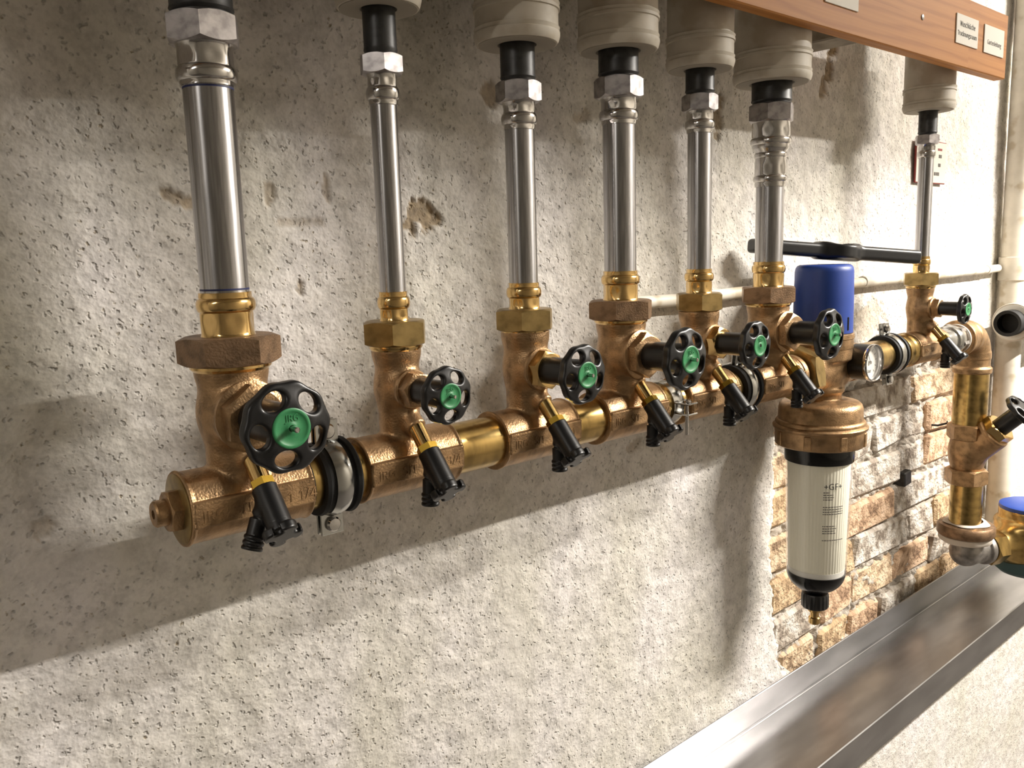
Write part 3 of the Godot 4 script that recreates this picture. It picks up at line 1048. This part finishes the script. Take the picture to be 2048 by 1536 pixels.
	var axes := Basis(Vector3(1, 0, 0), d, Vector3(1, 0, 0).cross(d)) * Basis(Vector3.UP, PI - spin)
	var cock := part("hose_cock", drain_body_mesh(), M.black_plastic, t, Vector3(0, 0.0345, 0.0240) + d * 0.0270, axes.scaled(Vector3.ONE * 1.09))
	part("cock_cap", drain_cap_mesh(), M.black_plastic, cock, Vector3(0, 0.0315, 0), Basis(Vector3.UP, 0.5).scaled(Vector3.ONE * 1.12))

func spacers():
	var ends := [[0.0, 0.147], [0.147, 0.297], [0.297, 0.437], [0.437, 0.576], [0.576, 0.724]]
	var say := ["short brass pipe between the first and second valve, inside the clamp", "short polished brass pipe between the second and third valve", "short polished brass pipe between the third and fourth valve", "short brass pipe between the fourth and fifth valve, at the screw clamp", "short brass pipe between the fifth and sixth valve, inside the clamp"]
	for k in 5:
		var a: float = ends[k][0] + 0.0484
		var b: float = ends[k][1] - 0.0484
		var t := thing("spacer_pipe", say[k], "pipe", Vector3(a, MY, 0), "brass pipes between the manifold valves")
		var l := b - a
		part("tube", lathe([[0, -0.004], [0.0238, -0.004], [0.0238, l + 0.004], [0, l + 0.004]], 56), M.pipe_brass, t, Vector3.ZERO, along_x())
		part("seal_ring", lathe([[0.0225, 0.0002], [0.0256, 0.0002], [0.0258, 0.0014], [0.0240, 0.0024]], 48), M.black_iron, t, Vector3.ZERO, along_x())

func end_plug():
	var t := thing("end_plug", "machined bronze plug with hexagon closing the left end of the manifold", "plug", Vector3(-0.0484, MY, 0))
	part("end_face", lathe([[0, 0.001], [0.0262, 0.001], [0.0262, -0.0004], [0.024, -0.0012], [0.015, -0.0012], [0, -0.0012]].map(func(q): return [q[0], -q[1]]), 48), M.nut_brass, t, Vector3.ZERO, along_x().rotated(Vector3.UP, PI))
	part("hexagon", hexnut(0.0165, 0.008, true, false), M.cast_bronze, t, Vector3(-0.0052, 0, 0), along_x(0.2).rotated(Vector3.UP, PI))
	part("plug_neck", lathe([[0, 0], [0.0098, 0], [0.0098, 0.0075], [0.0086, 0.0088], [0.0034, 0.0088], [0.003, 0.0045], [0, 0.0045]], 32), M.cast_bronze, t, Vector3(-0.0092, 0, 0), along_x().rotated(Vector3.UP, PI))

# ==================================================================== pipe clamps
func clamp_band(r: float, w: float, thick: float, bulge: float) -> ArrayMesh:
	return lathe([[r, -w / 2], [r + thick, -w / 2], [r + thick + bulge, -w * 0.2], [r + thick + bulge, w * 0.2], [r + thick, w / 2], [r, w / 2]], 56, 6, 0.0, 60.0)

func pipe_clamp(x: float, label: String, lug_turn: float, r := 0.0238):
	var t := thing("pipe_clamp", label, "clamp", Vector3(x, MY, 0), "rubber-lined pipe clamps on the manifold")
	part("rubber_liner", lathe([[r, -0.015], [r + 0.0055, -0.015], [r + 0.0065, -0.012], [r + 0.0052, -0.0108], [r + 0.0052, 0.0108], [r + 0.0075, 0.0115], [r + 0.0085, 0.0145], [r + 0.006, 0.017], [r, 0.017]], 56), M.rubber, t, Vector3.ZERO, along_x())
	part("steel_band", clamp_band(r + 0.0048, 0.0145, 0.0020, 0.0018), M.zinc, t, Vector3.ZERO, along_x())
	for s in [1, -1]:
		var lug := Node3D.new()
		lug.name = "lug"
		t.add_child(lug, true)
		lug.basis = Basis(Vector3.RIGHT, lug_turn) if s == 1 else Basis(Vector3.RIGHT, lug_turn + PI)
		for e in [-0.003, 0.003]:
			part("flange", bbox(Vector3(0.021, 0.020, 0.0018), 0.0006), M.zinc, lug, Vector3(0, r + 0.0145, e))
		part("screw", lathe([[0, -0.010], [0.0021, -0.010], [0.0021, 0.0042], [0.0064, 0.0044], [0.0064, 0.0064], [0.0050, 0.0080], [0, 0.0084]], 20), M.bright_steel, lug, Vector3(0, r + 0.0155, 0), along_z() if s == 1 else along_z().rotated(Vector3.RIGHT, PI))
	part("threaded_rod", lathe([[0, 0], [0.004, 0], [0.004, 0.064], [0, 0.064]], 16), M.zinc, t, Vector3(0, 0, -r - 0.004), Basis(Vector3.RIGHT, -PI / 2))
	part("rod_boss", hexnut(0.0085, 0.010), M.zinc, t, Vector3(0, 0, -r - 0.011), Basis(Vector3.RIGHT, -PI / 2))

func clamps():
	pipe_clamp(0.0735, "rubber-lined steel pipe clamp between the first and second valve", 0.0)
	pipe_clamp(0.653, "rubber-lined steel pipe clamp between the fifth and sixth valve", 0.12)
	pipe_clamp(1.062, "rubber-lined steel pipe clamp right of the pressure gauge", -0.1, 0.0245)
	# the clamp whose two ears point to the front
	var t := thing("screw_clamp", "bare steel screw clamp with two ears forward between fourth and fifth valve", "clamp", Vector3(0.5065, MY, 0))
	part("steel_band", clamp_band(0.0238, 0.018, 0.002, 0.0012), M.zinc, t, Vector3.ZERO, along_x())
	for y in [0.0045, -0.0075]:
		part("ear", bbox(Vector3(0.018, 0.002, 0.020), 0.0007), M.zinc, t, Vector3(0, y, 0.0345))
	part("screw", lathe([[0, -0.032], [0.0021, -0.032], [0.0021, 0.0056], [0.0048, 0.0058], [0.0046, 0.0078], [0.003, 0.0092], [0, 0.0096]], 20), M.bright_steel, t, Vector3(0, 0, 0.036))
	part("threaded_rod", lathe([[0, 0], [0.004, 0], [0.004, 0.064], [0, 0.064]], 16), M.zinc, t, Vector3(0, 0, -0.026), Basis(Vector3.RIGHT, -PI / 2))

# ==================================================================== water filter
const FX := 0.865

func water_filter():
	var t := thing("water_filter", "water filter with blue cap, bronze head and clear bowl holding a cream cartridge", "filter", Vector3(FX, MY, 0))
	var head := net(func(p: Vector3) -> float:
		var d := cyl(p, Vector3(-0.050, 0, 0), Vector3(0.066, 0, 0), 0.0275, 0.003)
		d = smin(d, cyl(p, Vector3(0, -0.045, 0), Vector3(0, 0.03, 0), 0.0285, 0.002), 0.018)
		d = smin(d, cyl(p, Vector3(0, 0.014, 0), Vector3(0, 0.034, 0), 0.0405, 0.002), 0.012)
		d = smin(d, cyl(p, Vector3(0.034, 0.003, 0), Vector3(0.046, 0.003, 0.012), 0.013, 0.004), 0.014)
		d = smin(d, (p - Vector3(0.021, -0.014, 0.021)).length() - 0.008, 0.010)
		return smin(d, cyl(p, Vector3(0, -0.0335, 0), Vector3(0, -0.0255, 0), 0.0318, 0.003), 0.004), Vector3(-0.056, -0.05, -0.045), Vector3(0.07, 0.038, 0.045), 0.0017)
	part("head", head, M.cast_bronze, t)
	part("union_nut", hexnut(0.0405, 0.024, true, true, 0.97), M.nut_brass, t, Vector3(-0.064, 0, 0), along_x(0.35))
	part("union_ring", lathe([[0, 0], [0.026, 0], [0.0285, 0.002], [0.0285, 0.010], [0, 0.010]], 48), M.cast_bronze, t, Vector3(-0.092, 0, 0), along_x())
	part("cap_ring", lathe([[0, 0.030], [0.0412, 0.030], [0.0418, 0.032], [0.0418, 0.0435], [0.0428, 0.0445], [0.0428, 0.0505], [0.040, 0.0520], [0, 0.0520]], 56), M.cast_bronze, t)
	var cap := part("blue_cap", lathe([[0, 0.0525], [0.0405, 0.0525], [0.0403, 0.10], [0.0395, 0.138], [0.0385, 0.1430], [0.0362, 0.1462], [0.0330, 0.1475], [0, 0.1475]], 64), M.blue_plastic, t)
	for a in [0.30, 2.4, 4.5]:
		var az: float = -1.06 + 0.95 + (a - 0.30)
		part("slot", bbox(Vector3(0.0045, 0.020, 0.003), 0.0012), M.gloss_black, cap, Vector3(sin(az) * 0.0396, 0.066, cos(az) * 0.0396), Basis(Vector3.UP, az))
	# crown nut that carries the bowl
	part("crown_nut", lathe([[0.045, -0.1105], [0.0600, -0.1105], [0.0622, -0.1085], [0.0628, -0.0870], [0.0655, -0.0850], [0.0660, -0.0822], [0.0640, -0.0802], [0.0618, -0.0790], [0.0625, -0.0765], [0.0605, -0.0735], [0.0585, -0.0725], [0.0580, -0.0560], [0.0560, -0.0505], [0.0520, -0.0470], [0.0330, -0.0440], [0.0290, -0.0425], [0.0272, -0.0380], [0, -0.0380]], 72, 6, 0.0, 50.0), M.cast_bronze, t)
	for k in 8:
		var az := TAU * k / 8 + 0.25
		part("grip_rib", bbox(Vector3(0.010, 0.0205, 0.004), 0.0012), M.cast_bronze, t, Vector3(sin(az) * 0.0622, -0.0985, cos(az) * 0.0622), Basis(Vector3.UP, az))
	part("bowl_collar", lathe([[0, -0.1330], [0.0482, -0.1330], [0.0490, -0.1315], [0.0490, -0.1100], [0, -0.1100]], 64), M.gloss_black, t)
	part("cartridge", lathe([[0, -0.2960], [0.0395, -0.2960, 0.0], [0.0398, -0.2955, 0.00022], [0.0436, -0.1335, 0.00022], [0, -0.1335]], 200, 56), M.filter_paper, t)
	part("cartridge_foot", lathe([[0, -0.3035], [0.0398, -0.3035], [0.0402, -0.2958], [0, -0.2958]], 64), M.white_plastic, t)
	part("bowl", lathe([[0.0420, -0.3030], [0.0424, -0.2960], [0.0464, -0.1330]], 64), M.clear_bowl, t)
	var dome := []
	for k in 13:
		var a := PI / 2 * k / 12.0
		dome.append([maxf(0.0105, 0.0418 * sin(a)), -0.3035 - 0.034 * cos(a)])
	dome[0] = [0, -0.3376]
	dome.append([0.0, -0.3033])
	part("bowl_bottom", lathe(dome, 64, 6, 0.0, 50.0), M.gloss_black, t)
	part("flush_knob", lathe([[0, -0.3610], [0.0180, -0.3610], [0.0195, -0.3590, 0.0004], [0.0195, -0.3410, 0.0004], [0.0180, -0.3380], [0, -0.3372]], 72, 18), M.black_plastic, t)
	part("flush_nozzle", lathe([[0, -0.3880], [0.0068, -0.3880], [0.0085, -0.3862], [0.0085, -0.3780], [0.0066, -0.3765], [0.0066, -0.3690], [0.0095, -0.3680], [0.0095, -0.3605], [0, -0.3605]], 24), M.bright_brass, t)
	# print on the bowl
	var az0 := -0.93
	var bowl_r := func(y: float) -> float: return lerpf(0.0424, 0.0464, (y + 0.296) / 0.163) + 0.0002
	part("print", bent(lettering("+GF+", 0.0088, 0.0002), bowl_r.call(-0.163), az0 + 0.33, -0.163), M.ink, t, Vector3.ZERO, Basis(), "black maker's mark printed on the bowl")
	var rows := [[-0.1870, 0.008], [-0.1905, 0.0135], [-0.1940, 0.0145], [-0.1975, 0.013], [-0.2085, 0.030], [-0.2120, 0.030], [-0.2155, 0.030], [-0.2190, 0.030], [-0.2370, 0.018], [-0.2405, 0.020], [-0.2440, 0.018], [-0.2475, 0.019], [-0.2580, 0.032]]
	var rng := RandomNumberGenerator.new()
	rng.seed = 5
	for q in rows:
		q[0] += 0.0155
		var b := Builder.new()
		var x := 0.0
		while x < q[1]:
			var w := minf(rng.randf_range(0.0014, 0.004), q[1] - x + 0.0006)
			b.box(Vector3(x + w / 2, 0, 0), Vector3(w, 0.0012, 0.0002))
			x += w + 0.0007
		part("print_line", bent(b.mesh(), bowl_r.call(q[0]), az0 + 0.02, q[0]), M.grey_ink, t)

func filter_wrench():
	var a := Vector3(0.772, -0.0530, -0.058)
	var b := Vector3(1.024, -0.0775, 0.058)
	var t := thing("filter_wrench", "long black plastic filter wrench lying on top of the blue cap", "wrench", (a + b) / 2)
	var half := (b - a).length() / 2
	var mesh := net(func(p: Vector3) -> float:
		var d := sbox(p, Vector3.ZERO, Vector3(half, 0.0100, 0.0135), 0.006)
		var r := Vector2(p.x, p.z).length()
		var ring := smax(r - 0.029, absf(p.y) - 0.0095, 0.004)
		d = smin(d, ring, 0.012)
		d = smax(d, -smax(r - 0.021, -(p.y - 0.002), 0.002), 0.002)
		var groove := sbox(p, Vector3(-0.072, 0.011, 0), Vector3(0.033, 0.006, 0.0075), 0.002)
		return smax(d, -groove, 0.002), Vector3(-half - 0.004, -0.014, -0.035), Vector3(half + 0.004, 0.014, 0.035), 0.0018)
	var dir := (b - a).normalized()
	var z := dir.cross(Vector3.UP).normalized()
	part("bar", mesh, M.black_plastic, t, Vector3.ZERO, Basis(dir, z.cross(dir), z))

func gauge():
	var t := thing("pressure_gauge", "round pressure gauge with black housing and white dial on the filter head", "gauge", Vector3(0.903, MY + 0.0085, 0.0285))
	part("stem", lathe([[0, -0.016], [0.0065, -0.016], [0.0065, 0.004], [0, 0.004]], 24), M.bright_brass, t, Vector3.ZERO, along_z())
	part("housing", lathe([[0, 0], [0.0235, 0], [0.0255, 0.002], [0.0258, 0.026], [0.0246, 0.0265], [0.0246, 0.0225], [0, 0.0225]], 64), M.black_plastic, t, Vector3.ZERO, along_z())
	part("bezel", lathe([[0.0240, 0.0250], [0.0258, 0.0250], [0.0266, 0.0262], [0.0266, 0.0305], [0.0256, 0.0318], [0.0240, 0.0305], [0.0240, 0.0235]], 64, 6, 0.0, 60.0), M.bright_steel, t, Vector3.ZERO, along_z())
	var dial := part("dial", lathe([[0, 0.0226], [0.0240, 0.0226], [0.0240, 0.0232], [0, 0.0232]], 64), M.white_plastic, t, Vector3.ZERO, along_z())
	for k in 11:
		var a := deg_to_rad(-135.0 + 27.0 * k)
		part("scale_mark", bbox(Vector3(0.0009, 0.0002, 0.0042), 0.00005), M.ink, dial, Vector3(sin(a) * 0.0185, 0.0234, -cos(a) * 0.0185), Basis(Vector3.UP, -a))
	part("bar_label", lettering("bar", 0.0048, 0.0002), M.ink, dial, Vector3(0.0, 0.0234, 0.0125), Basis(Vector3.RIGHT, -PI / 2))
	var na := deg_to_rad(-32.0)
	part("needle", bbox(Vector3(0.0011, 0.0004, 0.021), 0.0001), M.ink, t, Vector3(sin(na) * 0.008, cos(na) * 0.008, 0.0248), along_z(-na))
	part("needle_hub", lathe([[0, 0], [0.0028, 0], [0.0024, 0.0016], [0, 0.0018]], 20), M.zinc, t, Vector3(0, 0, 0.0240), along_z())
	part("glass", lathe([[0, 0.0300], [0.0243, 0.0298]], 48), M.glass, t, Vector3.ZERO, along_z())

# ==================================================================== supply side at the right
const VX := 1.413

func supply_side():
	var t := thing("coupling_pipe", "polished brass pipe between the water filter and the last valve", "pipe", Vector3(0.936, MY, 0))
	part("tube", lathe([[0, -0.004], [0.0245, -0.004], [0.0245, 0.192], [0, 0.192]], 56), M.pipe_brass, t, Vector3.ZERO, along_x())
	part("collar", lathe([[0.024, 0], [0.0278, 0], [0.0284, 0.002], [0.0284, 0.022], [0.0276, 0.024], [0.024, 0.024]], 56), M.cast_bronze, t, Vector3.ZERO, along_x())
	part("socket_ring", lathe([[0.024, 0.158], [0.0272, 0.158], [0.0278, 0.161], [0.0278, 0.170], [0.0262, 0.172], [0.0262, 0.180], [0.0275, 0.182], [0.0275, 0.190], [0.024, 0.190]], 56), M.pipe_brass, t, Vector3.ZERO, along_x())
	# zinc adapter and bronze elbow
	t = thing("adapter_nipple", "grey zinc-coated adapter nipple between the last valve and the bronze elbow", "fitting", Vector3(1.2255, MY, 0))
	part("collar", lathe([[0, -0.003], [0.0262, -0.003], [0.0272, 0.0], [0.0272, 0.020], [0.0255, 0.022], [0, 0.022]], 48), M.cast_bronze, t, Vector3.ZERO, along_x())
	part("sleeve", lathe([[0, 0.020], [0.0215, 0.020], [0.0222, 0.022], [0.0222, 0.062], [0.0250, 0.064], [0.0262, 0.066], [0.0262, 0.100], [0.0245, 0.103], [0, 0.103]], 48), M.zinc, t, Vector3.ZERO, along_x())
	part("hexagon", hexnut(0.0285, 0.022), M.zinc_worn, t, Vector3(0.088, 0, 0), along_x(0.2))
	part("sealing_tape", lathe([[0.022, 0.104], [0.0262, 0.104], [0.0266, 0.107], [0.0262, 0.110], [0.022, 0.110]], 40), M.hemp, t, Vector3.ZERO, along_x())
	t = thing("pipe_elbow", "bronze elbow turning from the manifold down to the supply pipe", "elbow", Vector3(VX, MY, 0))
	var elbow := net(func(p: Vector3) -> float:
		var c := Vector2(p.x + 0.040, p.y + 0.040)
		var q := Vector2(c.length() - 0.040, p.z)
		var d := smax(q.length() - 0.0300, -minf(c.x + 0.002, c.y + 0.002), 0.001)
		d = smin(d, cyl(p, Vector3(-0.078, 0, 0), Vector3(-0.034, 0, 0), 0.0300, 0.003), 0.004)
		d = smin(d, cyl(p, Vector3(-0.078, 0, 0), Vector3(-0.066, 0, 0), 0.0330, 0.003), 0.003)
		d = smin(d, cyl(p, Vector3(0, -0.066, 0), Vector3(0, -0.030, 0), 0.0300, 0.003), 0.004)
		return smin(d, cyl(p, Vector3(0, -0.071, 0), Vector3(0, -0.059, 0), 0.0335, 0.003), 0.003), Vector3(-0.083, -0.075, -0.037), Vector3(0.037, 0.037, 0.037), 0.0018)
	part("body", elbow, M.cast_bronze, t)
	t = thing("supply_pipe", "polished brass pipe hanging down from the bronze elbow", "pipe", Vector3(VX, 0, 0))
	part("tube", lathe([[0, -0.3985], [0.0298, -0.3985], [0.0298, -0.296], [0, -0.296]], 56), M.pipe_brass, t)
	# slanted valve
	t = thing("angle_seat_valve", "bronze slanted-seat valve with black handwheel under the brass supply pipe", "valve", Vector3(VX, -0.452, 0))
	var body := net(func(p: Vector3) -> float:
		var d := cyl(p, Vector3(0, -0.046, 0), Vector3(0, 0.046, 0), 0.0270, 0.003)
		d = smin(d, (p * Vector3(1, 0.8, 1)).length() - 0.0330, 0.010)
		return smin(d, cyl(p, Vector3(0, -0.010, -0.004), Vector3(0, 0.041, 0.047), 0.0275, 0.003), 0.006), Vector3(-0.04, -0.05, -0.04), Vector3(0.04, 0.07, 0.075), 0.0019)
	part("body", body, M.cast_bronze, t)
	part("hexagon", hexnut(0.0375, 0.030, true, true, 0.95), M.cast_bronze, t, Vector3(0, 0.040, 0), Basis(Vector3.UP, 0.2))
	part("hexagon", hexnut(0.0375, 0.030, true, true, 0.95), M.cast_bronze, t, Vector3(0, -0.047, 0), Basis(Vector3.UP, 0.2))
	var d := Vector3(0, 0.707, 0.707)
	part("bonnet_flange", lathe([[0, 0.056], [0.0305, 0.056], [0.0312, 0.058], [0.0312, 0.062], [0.0290, 0.064], [0, 0.064]], 48), M.cast_bronze, t, Vector3.ZERO, toward(d))
	part("bonnet_nut", hexnut(0.0295, 0.016, true, false), M.bright_brass, t, d * 0.072, toward(d, 0.3))
	part("hub", lathe([[0, 0.079], [0.0165, 0.079], [0.0165, 0.118], [0.0150, 0.124], [0, 0.124]], 40), M.black_plastic, t, Vector3.ZERO, toward(d))
	var zb := d
	var xb := Vector3.RIGHT
	part("handwheel", wheel_mesh(), M.black_plastic, t, d * 0.134, Basis(xb, zb.cross(xb), zb).scaled(Vector3.ONE * 1.05))
	t = thing("lower_supply_pipe", "short brass pipe between slanted valve and the flat union nut", "pipe", Vector3(VX + 0.006, 0, 0))
	part("tube", lathe([[0, -0.592], [0.0282, -0.592], [0.0282, -0.508], [0, -0.508]], 48), M.pipe_brass, t)
	# union with hemp, galvanised elbow, water meter
	t = thing("union_fitting", "wide flat bronze union nut with white sealing remains above the galvanised elbow", "fitting", Vector3(VX + 0.014, -0.605, 0))
	part("union_nut", lathe([[0, -0.013], [0.0490, -0.013], [0.0510, -0.010], [0.0510, 0.004], [0.0480, 0.008], [0.0300, 0.012], [0, 0.012]], 56), M.nut_bronze, t)
	part("sealing_paste", lathe([[0.0290, 0.0105], [0.0400, 0.0112, 0.002], [0.0360, 0.0140, 0.002], [0.0290, 0.0150]], 48, 5), M.hemp, t)
	part("gasket_ring", lathe([[0, -0.026], [0.0440, -0.026, 0.0008], [0.0465, -0.022, 0.0012], [0.0468, -0.015, 0.001], [0.044, -0.0125], [0, -0.0125]], 56, 7), M.hemp, t)
	t = thing("galvanised_elbow", "worn grey galvanised elbow below the flat union nut", "elbow", Vector3(VX + 0.018, -0.655, 0))
	var out := Vector3(0.93, 0, 0.36).normalized()
	var gelbow := net(func(p: Vector3) -> float:
		var e := cyl(p, Vector3(0, 0, 0), Vector3(0, 0.034, 0), 0.0270, 0.004)
		e = smin(e, p.length() - 0.0285, 0.004)
		e = smin(e, cyl(p, Vector3.ZERO, out * 0.046, 0.0270, 0.004), 0.004)
		return smin(e, cyl(p, out * 0.038, out * 0.052, 0.0315, 0.004), 0.003), Vector3(-0.035, -0.04, -0.035), Vector3(0.06, 0.04, 0.06), 0.0022)
	part("body", gelbow, M.zinc_worn, t)
	t = thing("water_meter", "brass water meter with blue lid at the right edge", "meter", Vector3(VX + 0.018, -0.655, 0) + out * 0.167)
	part("connector_nut", hexnut(0.036, 0.028), M.pipe_brass, t, out * -0.099, toward(out, 0.2))
	var meter := net(func(p: Vector3) -> float:
		var e := cyl(p, Vector3(0, -0.036, 0), Vector3(0, 0.046, 0), 0.064, 0.012)
		e = smin(e, cyl(p, out * -0.090, out * 0.15, 0.027, 0.003), 0.035)
		return smin(e, cyl(p, Vector3(0, 0.04, 0), Vector3(0, 0.066, 0), 0.056, 0.003), 0.004), Vector3(-0.17, -0.05, -0.12), Vector3(0.17, 0.075, 0.12), 0.0036)
	part("body", meter, M.pipe_brass, t)
	part("lid", lathe([[0, 0.064], [0.0545, 0.064], [0.0560, 0.067], [0.0550, 0.072], [0.048, 0.075], [0, 0.076]], 56), M.blue_lid, t)
	part("lid_hinge", bbox(Vector3(0.020, 0.008, 0.012), 0.002), M.blue_lid, t, Vector3(-0.048, 0.0745, 0.016), Basis(Vector3.UP, 0.3))
	part("base_ring", lathe([[0, -0.066], [0.050, -0.066], [0.059, -0.058], [0.061, -0.034], [0, -0.034]], 56), M.teal_plastic, t)
	# insulated pipe end
	t = thing("capped_insulated_pipe", "grey insulated pipe end with black opening reaching in from the right edge", "insulated pipe", Vector3(1.605, -0.222, 0))
	part("jacket", lathe([[0.024, -0.001], [0.0375, 0.0], [0.0385, 0.002], [0.0385, 0.9], [0.024, 0.9]], 56), M.jacket, t, Vector3.ZERO, along_x())
	part("foam_core", lathe([[0.022, -0.0015], [0.0352, -0.0012], [0.0352, 0.004]].map(func(q): return q), 48), M.white_plastic, t, Vector3.ZERO, along_x())
	part("pipe_end", lathe([[0.0195, 0.06], [0.0195, -0.026], [0.0255, -0.028], [0.0262, -0.024], [0.0255, 0.02]], 40), M.rubber, t, Vector3.ZERO, along_x())
	part("plug", lathe([[0, 0.0], [0.021, 0.0], [0.021, 0.01]], 32), M.rubber, t, Vector3.ZERO, along_x())
	part("iron_pipe", lathe([[0.0, 0.012], [0.021, 0.012], [0.021, 0.88], [0, 0.88]], 32), M.black_iron, t, Vector3.ZERO, along_x())

# ==================================================================== board, labels, things on the wall
func board():
	var t := thing("wooden_board", "varnished spruce board carrying the white name plates, across the insulated pipes", "board", Vector3(0, 0.2015, 0.048))
	var x1 := 1.3023
	var x0 := -1.0
	part("plank", bbox(Vector3(x1 - x0, 0.0985, 0.018), 0.0015), M.spruce, t, Vector3((x0 + x1) / 2, 0.0493, 0.009))
	part("screw", lathe([[0, 0], [0.0040, 0], [0.0038, 0.0012], [0.002, 0.0018], [0, 0.0018]], 20), M.zinc_worn, t, Vector3(0.9902, 0.05, 0.0178), along_z())
	for x in [-0.45, 0.215, 0.862]:
		var arm := thing("board_bracket", "grey wooden block between the wall and the board, %s" % {-0.45: "far left", 0.215: "left of the third insulated pipe", 0.862: "right of the sixth insulated pipe"}[x], "bracket", Vector3(x, 0.212, 0))
		part("block", bbox(Vector3(0.055, 0.08, 0.127), 0.002), M.old_wood, arm, Vector3(0, 0.04, -0.0160))
	plate(Vector3(0.7674, 0.2509, 0.0661), [], "white name plate at the top edge of the photo, above the sixth riser")
	plate(Vector3(1.1403, 0.2535, 0.0661), ["Waschküche", "Trocknungsraum"], "white name plate with two dark lines, left of the pair at the board end")
	plate(Vector3(1.2448, 0.2528, 0.0661), ["Gartenleitung", ""], "white name plate with pale print at the right end of the board")

func plate(at: Vector3, lines: Array, label: String):
	var t := thing("name_plate", label, "label", at, "name plates on the board")
	part("plate", bbox(Vector3(0.080, 0.0415, 0.0016), 0.0004), M.paper, t, Vector3(0, 0, 0.0008))
	var y := 0.0075
	for k in lines.size():
		var s: String = lines[k]
		if s != "":
			part("lettering", lettering(s, 0.0066 if s.length() > 11 else 0.0072, 0.0003), M.ink if label.contains("dark") else M.grey_ink, t, Vector3(0, y if lines.size() > 1 and lines[1] != "" else -0.004, 0.0017))
		y -= 0.0135

func wall_things():
	var t := thing("wall_sign", "small white sign with thin red edge on the wall behind the last riser", "sign", Vector3(1.3786, 0.0872, WZ + 0.006))
	part("plate", bbox(Vector3(0.127, 0.076, 0.003), 0.0008), M.sign_red, t)
	part("face", bbox(Vector3(0.1235, 0.0728, 0.002), 0.0005), M.sign_white, t, Vector3(0, 0, 0.0012))
	for q in [[0.036, 0.012, 0.012], [0.034, -0.004, 0.010], [0.028, -0.020, 0.012], [0.016, -0.020, 0.008], [-0.014, -0.006, 0.010]]:
		part("mark", bbox(Vector3(q[2], 0.006, 0.0006), 0.0002), M.grey_ink, t, Vector3(q[0], q[1], 0.0024))
	part("mark", bbox(Vector3(0.018, 0.004, 0.0006), 0.0002), M.sign_red, t, Vector3(0.034, 0.024, 0.0024))
	# painted pipes on the wall
	t = thing("wall_pipe", "thin whitewashed pipe running level along the wall behind the valves", "pipe", Vector3(0, -0.1191, WZ + 0.012))
	var pts := []
	var sag := noise(FastNoiseLite.TYPE_SIMPLEX_SMOOTH, 2.0, 91, 2)
	for k in 60:
		var x := 0.535 + k * (1.72 - 0.535) / 59.0
		pts.append(Vector3(x, 0.003 * sag.get_noise_1d(x), 0))
	part("tube", sweep(pts, 0.0082, 16), M.painted_pipe, t)
	for x in [0.66, 1.13, 1.66]:
		part("pipe_clip", lathe([[0.0079, -0.006], [0.0095, -0.006], [0.0095, 0.006], [0.0079, 0.006]], 24), M.painted_pipe, t, Vector3(x, 0, 0), along_x())
	t = thing("standing_pipe", "thick whitewashed pipe standing against the wall at the right edge", "pipe", Vector3(1.752, 0, WZ + 0.031))
	part("tube", lathe([[0, -0.75], [0.025, -0.75], [0.025, CEIL], [0, CEIL]], 40), M.painted_pipe, t)
	part("tee_collar", lathe([[0.024, -0.146], [0.0285, -0.144], [0.0285, -0.096], [0.024, -0.094]], 40), M.painted_pipe, t)
	t = thing("earth_cable", "thin yellow-green earth cable leading right from the standing pipe", "cable", Vector3(1.7706, -0.113, WZ + 0.03))
	var cp := []
	for k in 24:
		cp.append(Vector3(k * 0.03, 0.004 * sin(k * 0.5), 0.004 * cos(k * 0.4)))
	part("cable", sweep(cp, 0.0042, 10), M.yellow_green, t)
	t = thing("wall_nail", "dark bent iron nail sticking out of the bare bricks", "nail", Vector3(1.4648, -0.4226, WZ - 0.02))
	part("shank", sweep([Vector3(0, 0, 0), Vector3(0.006, 0.001, 0.026), Vector3(0.014, 0.006, 0.040)], 0.0022, 8), M.black_iron, t)
	part("nail_head", lathe([[0, 0], [0.005, 0], [0.005, 0.002], [0, 0.002]], 12), M.black_iron, t, Vector3(0.014, 0.006, 0.040), toward(Vector3(0.5, 0.3, 0.8)))
	t = thing("square_anchor", "small square dark iron stub set in the grey bricks", "anchor", Vector3(1.3554, -0.5088, WZ - 0.02))
	part("stub", bbox(Vector3(0.028, 0.028, 0.045), 0.002), M.black_iron, t, Vector3.ZERO, Basis(Vector3.BACK, 0.1))

func header_pipe():
	var t := thing("header_pipe", "thick insulated header pipe hung from the ceiling in front of the board", "insulated pipe", Vector3(0, 0.93, 1.0))
	part("jacket", lathe([[0, -1.6], [0.12, -1.6], [0.12, 2.08], [0, 2.08]], 40), M.jacket, t, Vector3.ZERO, along_x())
	for x in [-1.2, 0.2, 1.6]:
		part("hanger", sweep([Vector3(x, 0.12, 0), Vector3(x, CEIL - 0.93, 0)], 0.005, 8), M.zinc, t)
		part("strap", lathe([[0.119, -0.015], [0.123, -0.015], [0.123, 0.015], [0.119, 0.015]], 40), M.zinc, t, Vector3(x, 0, 0), along_x())
